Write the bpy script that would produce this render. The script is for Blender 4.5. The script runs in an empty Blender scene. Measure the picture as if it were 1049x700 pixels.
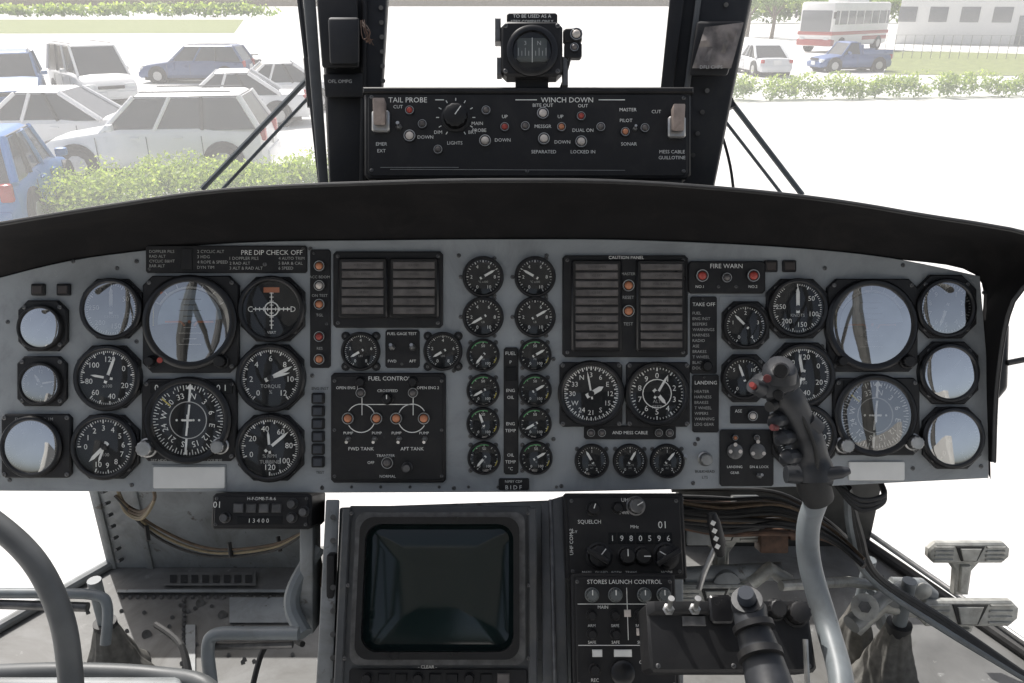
import bpy,bmesh,math,random
from math import *
from mathutils import Matrix,Vector
random.seed(3)
sc=bpy.context.scene
P=radians(23);H=3.0;F=816.
M=Matrix.Translation((0,0,H))@Matrix.Rotation(-P,4,'X')
I4=Matrix.Identity(4)
D0=F/700
def C(px,py,d): return Vector(((px-524.5)/F*d,d,(350-py)/F*d))
def tz(px,py,drop):
    w=M.to_3x3()@Vector(((px-524.5)/F,1,(350-py)/F)); return drop/-w.z
def G(px,py,z=0):
    w=M.to_3x3()@Vector(((px-524.5)/F,1,(350-py)/F)); t=(H-z)/-w.z
    return M.translation+w*t
FD=1.17
def FLR(px,py,up=0): return C(px,py,tz(px,py,FD-up))
# ---------------- materials
MT={}
def mat(name,col,rough=.5,metal=0,var=.15,scale=40,bump=0,wear=None,spec=.5,dirt=None):
    if name in MT: return MT[name]
    m=bpy.data.materials.new(name);m.use_nodes=True;nt=m.node_tree;b=nt.nodes['Principled BSDF']
    b.inputs['Roughness'].default_value=rough;b.inputs['Metallic'].default_value=metal
    b.inputs['Specular IOR Level'].default_value=spec
    tc=nt.nodes.new('ShaderNodeTexCoord');n=nt.nodes.new('ShaderNodeTexNoise');n.inputs['Scale'].default_value=scale;n.inputs['Detail'].default_value=6
    nt.links.new(tc.outputs['Object'],n.inputs['Vector'])
    r=nt.nodes.new('ShaderNodeValToRGB');r.color_ramp.elements[0].position=.3;r.color_ramp.elements[1].position=.7
    r.color_ramp.elements[0].color=[c*(1-var) for c in col]+[1];r.color_ramp.elements[1].color=[min(1,c*(1+var)) for c in col]+[1]
    nt.links.new(n.outputs['Fac'],r.inputs['Fac']);out=r.outputs['Color']
    for k,wv in enumerate((wear,dirt)):
        if not wv:continue
        n2=nt.nodes.new('ShaderNodeTexNoise');n2.inputs['Scale'].default_value=scale*(2.3 if k==0 else .55);n2.inputs['Detail'].default_value=12;n2.inputs['Roughness'].default_value=.72
        if k==1:n2.inputs['Distortion'].default_value=1.5
        nt.links.new(tc.outputs['Object'],n2.inputs['Vector'])
        r2=nt.nodes.new('ShaderNodeValToRGB');r2.color_ramp.elements[0].position=wv[1];r2.color_ramp.elements[1].position=wv[1]+(.06 if k==0 else .25)
        if k==1:r2.color_ramp.elements[1].color=(.6,.6,.6,1)
        mx=nt.nodes.new('ShaderNodeMix');mx.data_type='RGBA'
        nt.links.new(n2.outputs['Fac'],r2.inputs['Fac']);nt.links.new(r2.outputs['Color'],mx.inputs['Factor'])
        nt.links.new(out,mx.inputs[6]);mx.inputs[7].default_value=list(wv[0])+[1];out=mx.outputs[2]
    nt.links.new(out,b.inputs['Base Color'])
    mr=nt.nodes.new('ShaderNodeMapRange');mr.inputs['To Min'].default_value=max(0,rough-.1);mr.inputs['To Max'].default_value=min(1,rough+.12)
    nt.links.new(n.outputs['Fac'],mr.inputs['Value']);nt.links.new(mr.outputs['Result'],b.inputs['Roughness'])
    if bump:
        bp=nt.nodes.new('ShaderNodeBump');bp.inputs['Strength'].default_value=bump;bp.inputs['Distance'].default_value=.002
        nt.links.new(n.outputs['Fac'],bp.inputs['Height']);nt.links.new(bp.outputs['Normal'],b.inputs['Normal'])
    MT[name]=m;return m
def glass(name,fac,tint=(1,1,1),diff=False,sc_=30):
    if name in MT:return MT[name]
    m=bpy.data.materials.new(name);m.use_nodes=True;nt=m.node_tree;nt.nodes.clear()
    o=nt.nodes.new('ShaderNodeOutputMaterial');t=nt.nodes.new('ShaderNodeBsdfTransparent');g=nt.nodes.new('ShaderNodeBsdfTranslucent' if diff else 'ShaderNodeBsdfGlossy')
    t.inputs['Color'].default_value=(*tint,1)
    if not diff:g.inputs['Roughness'].default_value=.02
    else:g.inputs['Color'].default_value=(.92,.92,.92,1)
    tc=nt.nodes.new('ShaderNodeTexCoord');n=nt.nodes.new('ShaderNodeTexNoise');n.inputs['Scale'].default_value=sc_;n.inputs['Detail'].default_value=6
    nt.links.new(tc.outputs['Object'],n.inputs['Vector'])
    mr=nt.nodes.new('ShaderNodeMapRange');mr.inputs['To Min'].default_value=fac*.85;mr.inputs['To Max'].default_value=min(1,fac*1.15)
    nt.links.new(n.outputs['Fac'],mr.inputs['Value'])
    mx=nt.nodes.new('ShaderNodeMixShader');nt.links.new(mr.outputs['Result'],mx.inputs[0]);nt.links.new(t.outputs[0],mx.inputs[1]);nt.links.new(g.outputs[0],mx.inputs[2])
    nt.links.new(mx.outputs[0],o.inputs['Surface']);MT[name]=m;return m
GREY=mat('panel_grey_paint',(.30,.32,.33),.5,0,.13,9,.06,wear=((.40,.41,.41),.67),dirt=((.14,.145,.145),.47))
GREY2=mat('airframe_grey_paint',(.25,.265,.27),.5,0,.2,14,.1,wear=((.10,.09,.08),.60),dirt=((.11,.105,.09),.45))
FLOORM=mat('scuffed_floor_paint',(.16,.16,.155),.6,0,.3,9,.15,wear=((.30,.30,.29),.62),dirt=((.055,.05,.04),.42))
BLK=mat('black_paint',(.011,.011,.012),.5,0,.25,25,.05,wear=((.09,.09,.09),.68),spec=.4,dirt=((.034,.032,.03),.49))
BLKM=mat('matt_black_coaming',(.009,.0085,.009),.85,0,.3,18,.2,spec=.25,dirt=((.024,.021,.020),.48))
BLKG=mat('gloss_black_ring',(.009,.009,.010),.3,0,.2,30)
FACE=mat('dial_face_black',(.007,.008,.009),.6,0,.1,30,spec=.3)
WHT=mat('white_marking',(.76,.76,.72),.6,0,.12,60)
DIM=mat('faded_marking',(.40,.40,.38),.6,0,.15,60)
CAP=mat('caption_lens',(.115,.105,.10),.35,0,.35,60)
MET=mat('worn_metal',(.42,.42,.41),.35,.9,.2,60)
SCR=mat('screw_steel',(.14,.14,.14),.45,.8,.3,80)
AMB=mat('amber_lens',(.5,.2,.10),.25,0,.2,60)
RED=mat('red_lens',(.38,.06,.045),.3,0,.2,60)
WLN=mat('clear_lens',(.6,.55,.5),.2,0,.2,60)
YEL=mat('yellow_marking',(.6,.5,.1),.5)
GRN=mat('green_marking',(.1,.4,.15),.5)
ORG=mat('orange_marking',(.75,.2,.05),.5)
SKYB=mat('attitude_sky_grey',(.42,.53,.62),.6)
RUB=mat('black_rubber',(.02,.02,.02),.7,0,.3,30,.2)
PLAC=mat('cream_placard',(.72,.72,.69),.5,0,.05,30)
CRT=mat('crt_glass_screen',(.004,.011,.011),.07,0,.35,4,spec=.55)
CLOTH=mat('canvas_boot',(.14,.136,.125),.95,0,.25,70,.3,spec=.15)
CABL=mat('cable_sleeve',(.10,.07,.045),.7,0,.4,60,.3)
CABK=mat('cable_black',(.025,.025,.025),.6,0,.3,60,.3)
COPP=mat('brown_cable',(.10,.055,.035),.6,0,.5,60,.3)
STK=mat('grip_grey_plastic',(.024,.026,.030),.45,0,.3,60,.2,wear=((.08,.08,.085),.7))
TUB=mat('stick_tube_paint',(.17,.19,.20),.45,0,.15,20,.05,wear=((.07,.07,.07),.64),dirt=((.10,.10,.10),.48))
TUBD=mat('seat_tube_dark_paint',(.10,.105,.107),.5,0,.2,20,.05,wear=((.2,.2,.2),.7))
PED=mat('pedal_cast_alloy',(.42,.42,.39),.5,.25,.25,50,.2,dirt=((.17,.155,.13),.48))
GL1=glass('dial_cover_glass',.05);GL2=glass('coated_cover_glass',.25);GL3=glass('mirror_cover_glass',.9)
# ---------------- builder
_tc={}
def tmesh(s):
    if s in _tc:return _tc[s]
    cu=bpy.data.curves.new('t','FONT');cu.body=s;cu.size=1;cu.resolution_u=2;cu.align_x='CENTER'
    ob=bpy.data.objects.new('t',cu)
    me=bpy.data.meshes.new_from_object(ob)
    r=([(v.co.x,v.co.y) for v in me.vertices],[tuple(p.vertices) for p in me.polygons])
    w=[v[0] for v in r[0]] or [0]
    r=r+((min(w),max(w)),)
    bpy.data.objects.remove(ob);bpy.data.curves.remove(cu);bpy.data.meshes.remove(me)
    _tc[s]=r;return r
def inset(p,b):
    n=len(p);cx=sum(q[0] for q in p)/n;cy=sum(q[1] for q in p)/n;L=[]
    for i in range(n):
        a=Vector(p[i]);c=Vector(p[(i+1)%n]);d=(c-a);d.normalize();nn=Vector((-d.y,d.x))
        if nn.dot(Vector((cx,cy))-a)<0:nn=-nn
        L.append((a+nn*b,d))
    o=[]
    for i in range(n):
        a,d=L[i-1];c,e=L[i];cr=d.x*e.y-d.y*e.x
        if abs(cr)<1e-4:o.append(tuple(c));continue
        w=c-a;t=(w.x*e.y-w.y*e.x)/cr;o.append(tuple(a+d*t))
    return o
def fm(cx=524.5,cy=350,d=D0,tilt=0,yaw=0):
    T=Matrix.Translation(C(cx,cy,d))@Matrix.Rotation(yaw,4,'Z')@Matrix.Rotation(tilt,4,'X')@Matrix.Scale(d/F,4)
    return (cx,cy,T)
PF=fm()
class B:
    def __init__(s,name,f=None,world=False):
        s.name=name;s.v=[];s.f=[];s.m=[];s.ms=[];s.world=world
        s.cx,s.cy,s.T=f if f else (0,0,I4)
    def mi(s,m):
        if m not in s.ms:s.ms.append(m)
        return s.ms.index(m)
    def add(s,vs,fs,m):
        o=len(s.v);s.v+=[s.T@Vector(v) for v in vs];k=s.mi(m)
        for f in fs:s.f.append([i+o for i in f]);s.m.append(k)
    def p(s,px,py,h):return (px-s.cx,-h,s.cy-py)
    def plate(s,pts,h0,h1,m,bev=1):
        n=len(pts);q=inset(pts,bev) if bev else pts
        vs=[s.p(x,y,h0) for x,y in pts]+[s.p(x,y,h1-(bev if bev<(h1-h0) else (h1-h0)*.5)) for x,y in pts]+[s.p(x,y,h1) for x,y in q]
        fs=[[i,(i+1)%n,n+(i+1)%n,n+i] for i in range(n)]+[[n+i,n+(i+1)%n,2*n+(i+1)%n,2*n+i] for i in range(n)]
        fs.append([2*n+i for i in range(n)]);fs.append(list(range(n))[::-1]);s.add(vs,fs,m)
    def rect(s,x0,y0,x1,y1,h0,h1,m,bev=1,c=0):
        if c:pts=[(x0+c,y0),(x1-c,y0),(x1,y0+c),(x1,y1-c),(x1-c,y1),(x0+c,y1),(x0,y1-c),(x0,y0+c)]
        else:pts=[(x0,y0),(x1,y0),(x1,y1),(x0,y1)]
        s.plate(pts,h0,h1,m,bev)
    def lathe(s,x,y,prof,m,seg=32,cap=True):
        vs=[];fs=[]
        for r,h in prof:
            for i in range(seg):
                a=2*pi*i/seg;vs.append(s.p(x+r*cos(a),y+r*sin(a),h))
        for j in range(len(prof)-1):
            for i in range(seg):fs.append([j*seg+i,j*seg+(i+1)%seg,(j+1)*seg+(i+1)%seg,(j+1)*seg+i])
        if cap:fs.append([(len(prof)-1)*seg+i for i in range(seg)])
        s.add(vs,fs,m)
    def disc(s,x,y,r,h,m,seg=32):
        s.add([s.p(x+r*cos(2*pi*i/seg),y+r*sin(2*pi*i/seg),h) for i in range(seg)],[list(range(seg))],m)
    def flat(s,pts,h,m):s.add([s.p(x,y,h) for x,y in pts],[list(range(len(pts)))],m)
    def line(s,x0,y0,x1,y1,w,h,m):
        d=Vector((x1-x0,y1-y0));d.normalize();nx,ny=-d.y*w/2,d.x*w/2
        s.flat([(x0+nx,y0+ny),(x1+nx,y1+ny),(x1-nx,y1-ny),(x0-nx,y0-ny)],h,m)
    def arc(s,x,y,r,w,a0,a1,h,m,n=24):
        vs=[];fs=[]
        for i in range(n+1):
            a=radians(a0+(a1-a0)*i/n)
            for rr in(r,r+w):vs.append(s.p(x+rr*sin(a),y-rr*cos(a),h))
        for i in range(n):fs.append([2*i,2*i+1,2*i+3,2*i+2])
        s.add(vs,fs,m)
    def text(s,t,x,y,size,m=None,h=.5,al='C',rot=0):
        vs,fs,(a,b)=tmesh(t);m=m or WHT
        off=0 if al=='C' else (-a if al=='L' else -b);cr,sr=cos(rot),sin(rot);o=[]
        for u,v in vs:
            u=(u+off)*size;v=(v-.35)*size;o.append(s.p(x+u*cr+v*sr,y+u*sr-v*cr,h))
        s.add(o,fs,m)
    def screw(s,x,y,h,r=2):
        s.lathe(x,y,[(r,h-.2),(r,h+.5),(r*.7,h+1)],SCR,12)
        a=random.random()*3;s.line(x-r*.7*cos(a),y-r*.7*sin(a),x+r*.7*cos(a),y+r*.7*sin(a),.5,h+1.1,BLK)
    def lamp(s,x,y,h,r,m):
        s.lathe(x,y,[(r*1.45,h-.2),(r*1.45,h+2),(r*1.2,h+3),(r,h+3)],BLKG,20,False)
        s.lathe(x,y,[(r,h+2),(r*.95,h+3.4),(r*.7,h+4.6),(r*.3,h+5.2)],m,16)
        s.arc(x,y,r*1.22,r*.2,0,360,h+3.1,MET,20)
    def knob(s,x,y,h,r,hh=8,m=None,ang=None):
        m=m or BLK
        s.lathe(x,y,[(r*1.25,h-.2),(r*1.25,h+1.5),(r*1.05,h+2.5)],m,24,False)
        seg=24;vs=[];fs=[]
        for j,(k,hz) in enumerate([(1,h+1.5),(1,h+hh-1),(.85,h+hh)]):
            for i in range(seg):
                a=2*pi*i/seg;rr=r*k*(1 if i%2 else .92);vs.append(s.p(x+rr*cos(a),y+rr*sin(a),hz))
        for j in range(2):
            for i in range(seg):fs.append([j*seg+i,j*seg+(i+1)%seg,(j+1)*seg+(i+1)%seg,(j+1)*seg+i])
        fs.append([2*seg+i for i in range(seg)]);s.add(vs,fs,m)
        if ang is not None:
            a=radians(ang);s.line(x,y,x+r*.85*sin(a),y-r*.85*cos(a),1,h+hh+.15,WHT)
    def switch(s,x,y,h,up=1,sz=1):
        s.lathe(x,y,[(4.2*sz,h-.2),(4.2*sz,h+1.5),(3*sz,h+2.5),(2.2*sz,h+5*sz)],MET,6)
        s.tube3([s.p(x,y,h+3*sz),s.p(x,y-up*3*sz,h+9*sz),s.p(x,y-up*5.5*sz,h+14*sz)],[1.3*sz,1.7*sz,2.3*sz],MET,10)
    def tube3(s,pts,r,m,seg=12,cap=True):
        pts=[Vector(p) for p in pts];n=len(pts);R=r if isinstance(r,(list,tuple)) else [r]*n
        vs=[];fs=[];up=None
        for i,p in enumerate(pts):
            d=(pts[min(i+1,n-1)]-pts[max(i-1,0)]);d.normalize()
            if up is None:
                up=Vector((0,0,1)) if abs(d.z)<.9 else Vector((1,0,0))
            a=d.cross(up);a.normalize();b=a.cross(d);b.normalize();up=b
            for k in range(seg):
                t=2*pi*k/seg;vs.append(p+a*cos(t)*R[i]+b*sin(t)*R[i])
        for j in range(n-1):
            for k in range(seg):fs.append([j*seg+k,j*seg+(k+1)%seg,(j+1)*seg+(k+1)%seg,(j+1)*seg+k])
        if cap:fs.append(list(range(seg)));fs.append([(n-1)*seg+k for k in range(seg)])
        s.add(vs,fs,m)
    def hexa(s,v8,m,bev=0):
        bm=bmesh.new();vv=[bm.verts.new(v) for v in v8]
        for f in [(0,1,2,3),(4,5,6,7),(0,1,5,4),(1,2,6,5),(2,3,7,6),(3,0,4,7)]:bm.faces.new([vv[i] for i in f])
        bmesh.ops.recalc_face_normals(bm,faces=bm.faces)
        if bev:bmesh.ops.bevel(bm,geom=bm.edges[:],offset=bev,segments=2,affect='EDGES',profile=.5)
        bm.verts.index_update();s.add([v.co.copy() for v in bm.verts],[[v.index for v in f.verts] for f in bm.faces],m);bm.free()
    def box(s,c,sz,m,bev=0,R=None):
        c=Vector(c);x,y,z=[a/2 for a in sz];vs=[Vector(v) for v in[(-x,-y,-z),(x,-y,-z),(x,y,-z),(-x,y,-z),(-x,-y,z),(x,-y,z),(x,y,z),(-x,y,z)]]
        if R:vs=[R@v for v in vs]
        s.hexa([c+v for v in vs],m,bev)
    def done(s,parent=None,ang=35):
        me=bpy.data.meshes.new(s.name);n=len(s.v)
        lo=Vector([min(v[i] for v in s.v) for i in range(3)]);hi=Vector([max(v[i] for v in s.v) for i in range(3)]);c=(lo+hi)/2
        if s.world:c.z=lo.z
        me.from_pydata([v-c for v in s.v],[],s.f)
        for m in s.ms:me.materials.append(m)
        me.polygons.foreach_set('material_index',s.m);me.polygons.foreach_set('use_smooth',[True]*len(s.f))
        bm=bmesh.new();bm.from_mesh(me);bmesh.ops.recalc_face_normals(bm,faces=bm.faces);bm.to_mesh(me);bm.free()
        me.set_sharp_from_angle(angle=radians(ang))
        o=bpy.data.objects.new(s.name,me);sc.collection.objects.link(o)
        o.matrix_world=(I4 if s.world else M)@Matrix.Translation(c)
        return o
def cr(pts,n=8):
    pts=[Vector(p) for p in pts];o=[];L=len(pts)
    for i in range(L-1):
        a,b,c,d=pts[max(i-1,0)],pts[i],pts[i+1],pts[min(i+2,L-1)]
        for k in range(n):
            t=k/n;o.append(.5*((2*b)+(c-a)*t+(2*a-5*b+4*c-d)*t*t+(3*b-a-3*c+d)*t**3))
    o.append(pts[-1]);return o
# ================= INSTRUMENT PANEL
def arcpts(pts,n=6):return [(p.x,p.y) for p in cr([(x,y,0) for x,y in pts],n)]
top=arcpts([(-6,286),(90,264),(240,249),(400,246),(524,245),(650,246),(800,253),(910,264),(1004,283)])
b=B('instrument_panel',PF)
pan=top+[(1012,380),(1013,490)]+[(850,498),(578,504),(335,505),(-8,503)]
b.plate(pan,-3,0,GREY,.6)
for x,y in [(140,268),(75,268),(330,500),(575,498),(135,497),(845,490),(1005,478),(10,492),(560,262),(470,262),(465,500),(712,455),(710,495),(845,275),(925,272),(935,480),(320,385),(318,255),(120,275),(1008,300),(8,330),(140,350),(842,355),(715,450),(567,368),(567,450),(465,380)]:b.screw(x,y,0,2.2)
for x in range(330,580,30):b.screw(x,499,0,1.6)
b.plate([(0,300),(250,258),(524,252),(800,262),(1000,300),(1005,480),(840,490),(10,495)],-190,-4,BLKM,0)
b.done()
def gauge(name,x,y,r,bez=None,oct_=.2,nums=None,a0=-150,a1=150,maj=10,mnr=5,ptr=((40,.8,2),),gl=None,kind='dial',label=None,ns=None,circ=False,arcs=()):
    b=B(name,PF)
    if bez:
        x0,y0,x1,y1=bez;c=min(x1-x0,y1-y0)*oct_
        b.rect(x0,y0,x1,y1,0,5,BLK,1.2,c)
        q=c*.55+1.5
        for sx,sy in((x0+q,y0+q),(x1-q,y0+q),(x1-q,y1-q),(x0+q,y1-q)):
            b.screw(sx,sy,5,2.3)
    h=5 if bez else 2
    b.lathe(x,y,[(r*1.17,h-4.9),(r*1.17,h+3),(r*1.12,h+4.6),(r*1.04,h+4.8),(r,h+4),(r*.97,h+.8)],BLKG if r>22 else BLK,48,False)
    b.disc(x,y,r*.99,h+.6,FACE,48)
    f=h+.9
    def P_(a,k):a=radians(a);return x+r*k*sin(a),y-r*k*cos(a)
    if kind=='dial':
        full=abs(a1-a0)>=330;n=maj
        for i in range(n*mnr+(0 if full else 1)):
            a=a0+(a1-a0)*i/(n*mnr);M_=i%mnr==0
            p,q=P_(a,.95),P_(a,.82 if M_ else .88);b.line(*p,*q,r*(.045 if M_ else .025),f,WHT)
        if nums:
            k=len(nums);ns=ns or r*.27
            for i,t in enumerate(nums):
                a=a0+(a1-a0)*i/(k if full else k-1);p=P_(a,.66);b.text(t,p[0],p[1],ns,WHT,f)
        for (s0,s1,mm) in arcs:b.arc(x,y,r*.9,r*.07,s0,s1,f+.1,mm)
        if label:
            for j,t in enumerate(label.split('|')):b.text(t,x,y+r*(.28+.2*j),r*.17,DIM,f)
    elif kind=='att':
        b.arc(x,y,0.01,r*.8,-95,85,f,SKYB,40)
        b.arc(x,y,r*.83,r*.05,-60,60,f+.2,WHT)
        for i in range(-3,4):
            p,q=P_(i*20,.97),P_(i*20,.83);b.line(*p,*q,1,f+.3,WHT)
        for i in range(1,5):
            L=r*(.28 if i%2==0 else .16);yy=i*r*.14
            b.line(x-L,y+yy,x+L,y+yy,.8,f+.3,WHT);b.line(x-L,y-yy,x+L,y-yy,.8,f+.3,BLK)
        b.line(x-r*.6,y,x-r*.2,y,2,f+2,ORG);b.line(x+r*.2,y,x+r*.6,y,2,f+2,ORG);b.disc(x,y,1.6,f+2,ORG,12)
        b.line(x-r*.2,y,x-r*.12,y+r*.1,2,f+2,ORG);b.line(x+r*.2,y,x+r*.12,y+r*.1,2,f+2,ORG)
        b.arc(x,y,r*.82,r*.17,120,240,f+.6,BLK)
        b.line(x-r*.9,y+r*.1,x-r*.9,y-r*.4,1.4,f+.8,YEL)
    elif kind=='hsi':
        for i in range(72):
            a=i*5+12;p,q=P_(a,.94),P_(a,.80 if i%2==0 else .87);b.line(*p,*q,.8,f,WHT)
        for i,t in enumerate(['N','3','6','E','12','15','S','21','24','W','30','33']):
            p=P_(i*30+12,.66);b.text(t,p[0],p[1],r*.22,WHT,f,rot=radians(i*30+12))
        b.arc(x,y,r*.48,1,0,360,f,DIM,40)
        b.line(*P_(4,.92),*P_(4,.5),2.2,f+.6,WHT);b.line(*P_(184,.92),*P_(184,.5),2.2,f+.6,WHT);b.line(*P_(6,.42),*P_(186,.42),2,f+.6,WHT)
        b.flat([P_(4,.98),P_(-4,.84),P_(12,.84)],f+.7,WHT)
        b.line(*P_(-50,.9),*P_(-50,.6),1.4,f+1.1,YEL)
        for k in(-.3,-.15,.15,.3):b.disc(x+r*k,y,1.2,f+.4,WHT,8)
        b.line(x,y-r*.15,x,y+r*.2,2,f+1.6,WHT);b.line(x-r*.13,y,x+r*.13,y,2,f+1.6,WHT)
    elif kind=='cross':
        for i in range(-4,5):
            if i:b.line(x+i*r*.14,y-2,x+i*r*.14,y+2,.8,f,WHT);b.line(x-2,y+i*r*.14,x+2,y+i*r*.14,.8,f,WHT)
        b.arc(x,y,r*.22,1.2,0,360,f,WHT);b.line(x,y-r*.6,x,y+r*.7,1.1,f+.4,WHT);b.line(x-r*.65,y,x+r*.65,y,1.1,f+.4,WHT)
        b.rect(x-8,y-r*.76,x+8,y-r*.58,f,f+.5,mat('dull_orange_flag',(.38,.13,.06),.6),0);b.text('C',x-r*.75,y,8,WHT,f);b.text('D',x+r*.75,y,8,WHT,f)
        b.text('VERT',x,y+r*.82,4,WHT,f)
    if kind=='dial':
        for a,L,w in ptr:
            ra=radians(a);d=Vector((sin(ra),-cos(ra)));n=Vector((-d.y,d.x));c=Vector((x,y))
            pts=[c-d*r*.2+n*w*.6,c+d*r*L*.72+n*w*.6,c+d*r*L,c+d*r*L*.72-n*w*.6,c-d*r*.2-n*w*.6]
            b.flat([tuple(p) for p in pts],f+1,WHT)
        b.lathe(x,y,[(r*.11,f),(r*.11,f+1.5),(r*.06,f+2)],BLK,16)
    b.lathe(x,y,[(r*.99,h+3.0),(r*.9,h+3.3),(r*.5,h+3.8),(r*.1,h+3.95)],gl or GL1,40)
    return b
N=lambda *a:[str(i) for i in a]
GLA=glass('bright_cover_glass',.6)
gauge('clearance_gauge',45,336,20,(21,308,71,360),.2,kind='dial',nums=N(0,1,2,3),gl=GL3).done()
gauge('clock',45,393,19,(20,365,70,416),.15,nums=N(12,3,6,9),a0=0,a1=360,maj=12,gl=GLA,ptr=((-30,.6,2),(80,.8,1.5))).done()
g=gauge('radar_altimeter',36,457,27,(4,424,75,489),.06,nums=N(0,1,2,3,5,8),gl=GL3,ptr=((-120,.8,2),));g.text('FULL CLEAR TO 1M',38,429,4.5,DIM,5.3);g.done()
gauge('airspeed_indicator',117,317,27,(87,286,147,347),.24,nums=N(0,50,100,150,200,250),a0=0,a1=330,maj=12,gl=GLA,label='KNOTS',ptr=((0,.85,3),)).done()
gauge('rotor_tachometer',113,387,29,(81,354,145,418),.24,nums=['80','100','120','0','20','40','60'],a0=-100,a1=220,maj=14,ptr=((20,.8,2.5),(-80,.6,2)),label='x100').done()
gauge('engine_tachometer',110,457,29,(78,425,144,490),.24,nums=N(0,1,2,3,4,5,6,7,8,9,10),a0=-90,a1=200,ptr=((225,.75,3),(200,.6,2)),label='x100').done()
g=gauge('attitude_indicator',197,330,41,(148,283,246,382),.1,kind='att',gl=GLA);g.knob(158,370,5,5,8);g.knob(229,370,5,6,9);g.disc(168,369,3,10,RED,12);g.text('OFF',166,300,5,ORG,9);g.done()
g=gauge('horizontal_situation_indicator',195,430,38,(147,388,244,472),.08,kind='hsi',gl=GL1)
g.knob(154,458,5,8,12,MET);g.knob(228,456,5,7,12,MET);g.rect(156,391,180,403,5,6,FACE,.4);g.text('0  0',168,397,9,WHT,6.4);g.text('SET HDG',165,471,4,DIM,5.4);g.text('COURSE',222,471,4,DIM,5.4);g.rect(212,391,240,403,5,6,FACE,.4);g.text('0 0 1',226,397,9,WHT,6.4);g.done()
gauge('hover_indicator',280,317,29,(248,284,313,350),.24,kind='cross').done()
gauge('torque_gauge',279,387,30,(247,353,312,420),.24,nums=N(0,2,4,6,8,10,12),a0=-140,a1=140,maj=12,ptr=((62,.85,3),(75,.7,2)),label='TORQUE|%').done()
gauge('turbine_tachometer',278,458,30,(245,425,312,492),.24,nums=N(0,20,40,60,80,100,120),a0=-110,a1=180,maj=12,ptr=((50,.85,2.5),(-5,.6,2)),label='% RPM|TURBINE').done()
b=B('annunciator_light',PF)
for x,y in((40,297),(66,297),(789,273),(808,273)):b.rect(x-7,y-6,x+7,y+6,0,3,BLK,1,1);b.rect(x-5,y-4,x+5,y+4,3,4,mat('dark_caption',(.05,.04,.035),.35),.6)
b.done()
b=B('checklist_placard',PF);b.rect(150,252,315,280,0,2,BLK,.7,2)
b.text('PRE DIP CHECK OFF',279,259,7,WHT,2.3)
for i,t in enumerate(['DOPPLER PILS','RAD ALT','CYCLIC B&HT','BAR ALT']):b.text(t,154,258+i*4.9,4.2,DIM,2.3,'L')
for i,t in enumerate(['2 CYCLIC ALT','3 HDG','4 ROPE & SPEED','DYN TIM']):b.text(t,203,258+i*5.4,4.4,DIM,2.3,'L')
for i,t in enumerate(['1 DOPPLER PILS','2 RAD ALT','3 ALT & RAD ALT']):b.text(t,236,265+i*5,4.4,DIM,2.3,'L')
for i,t in enumerate(['4 AUTO TRIM','5 BAR & CAL','6 SPEED']):b.text(t,286,265+i*5,4.4,DIM,2.3,'L')
b.rect(187,255,198,277,2,3.2,BLK,.5);b.screw(154,276,2,1.5);b.screw(311,255,2,1.5);b.screw(272,271,2,2.2);b.done()
b=B('test_light_strip',PF);b.rect(318,256,339,377,0,2,BLK,.7,2)
for y,m_ in((273,AMB),(293,WLN),(312,AMB),(345,RED),(368,AMB)):b.lamp(328,y,2,3.8,m_)
for y,t in((284,'ACC BDOM'),(303,'ON TEST'),(323,'TGL'),(357,'RES')):b.text(t,328,y,4,DIM,2.3)
b.screw(322,260,2,1.3);b.screw(335,332,2,1.6);b.done()
def caption(name,x0,y0,x1,y1,cols,rows,title=None,ty=None):
    b=B(name,PF);b.rect(x0,y0,x1,y1,0,4,BLK,1.2,3)
    for (a,c,ya,yb) in cols:
        b.rect(a-4,ya-3,c+4,yb+3,4,8,BLKG,1.5,2);dh=(yb-ya)/rows
        for i in range(rows):
            b.rect(a,ya+i*dh+1,c,ya+(i+1)*dh-1,8,10,CAP,.8)
            b.text(random.choice(['FUEL BYPASS','OIL PRESS','GEN FAIL','ICE DET','CHIP DET','HYD PRESS','DOOR OPEN']),(a+c)/2,ya+(i+.5)*dh,3.0,mat('dead_caption_text',(.05,.045,.042),.5),10.2)
    for sx,sy in((x0+5,y0+5),(x1-5,y0+5),(x0+5,y1-5),(x1-5,y1-5)):b.screw(sx,sy,4,2)
    return b
caption('warning_light_panel',342,258,454,336,((352,394,268,323),(404,446,268,323)),6).done()
b=caption('caution_light_panel',576,262,704,366,((589,632,270,357),(655,697,270,357)),10)
b.text('CAUTION PANEL',640,265,4.6,WHT,10.5)
for y,m_ in((293,AMB),(319,AMB)):b.lamp(643,y,4,4.2,m_)
b.text('MASTER',643,281,4,DIM,4.3);b.text('RESET',643,305,4.5,DIM,4.3);b.text('TEST',643,332,4.5,DIM,4.3);b.done()
gauge('fuel_quantity_gauge',370,360,17,None,nums=N(0,2,4,6,8),maj=8,ptr=((-120,.7,2),),label='LBS').done()
gauge('fuel_quantity_gauge',454,360,17,None,nums=N(0,2,4,6,8),maj=8,ptr=((-120,.7,2),),label='LBS').done()
b=B('fuel_gauge_test_panel',PF);b.rect(395,338,430,377,0,2,BLK,.7,2);b.text('FUEL GAGE TEST',412,342,4,WHT,2.3);b.text('FWD',402,370,4,WHT,2.3);b.text('AFT',423,370,4,WHT,2.3)
b.switch(402,356,2,.6,.8);b.switch(423,356,2,.6,.8);b.screw(412,373,2,1.4);b.done()
for x in (370,454):
    b=B('gauge_mounting_ring',PF)
    for k in range(4):
        a=pi/4+k*pi/2;b.lathe(x+22*cos(a),360+22*sin(a),[(4.5,0),(4.5,2),(3.5,3)],BLK,12);b.screw(x+22*cos(a),360+22*sin(a),3,1.7)
    b.done()
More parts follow.
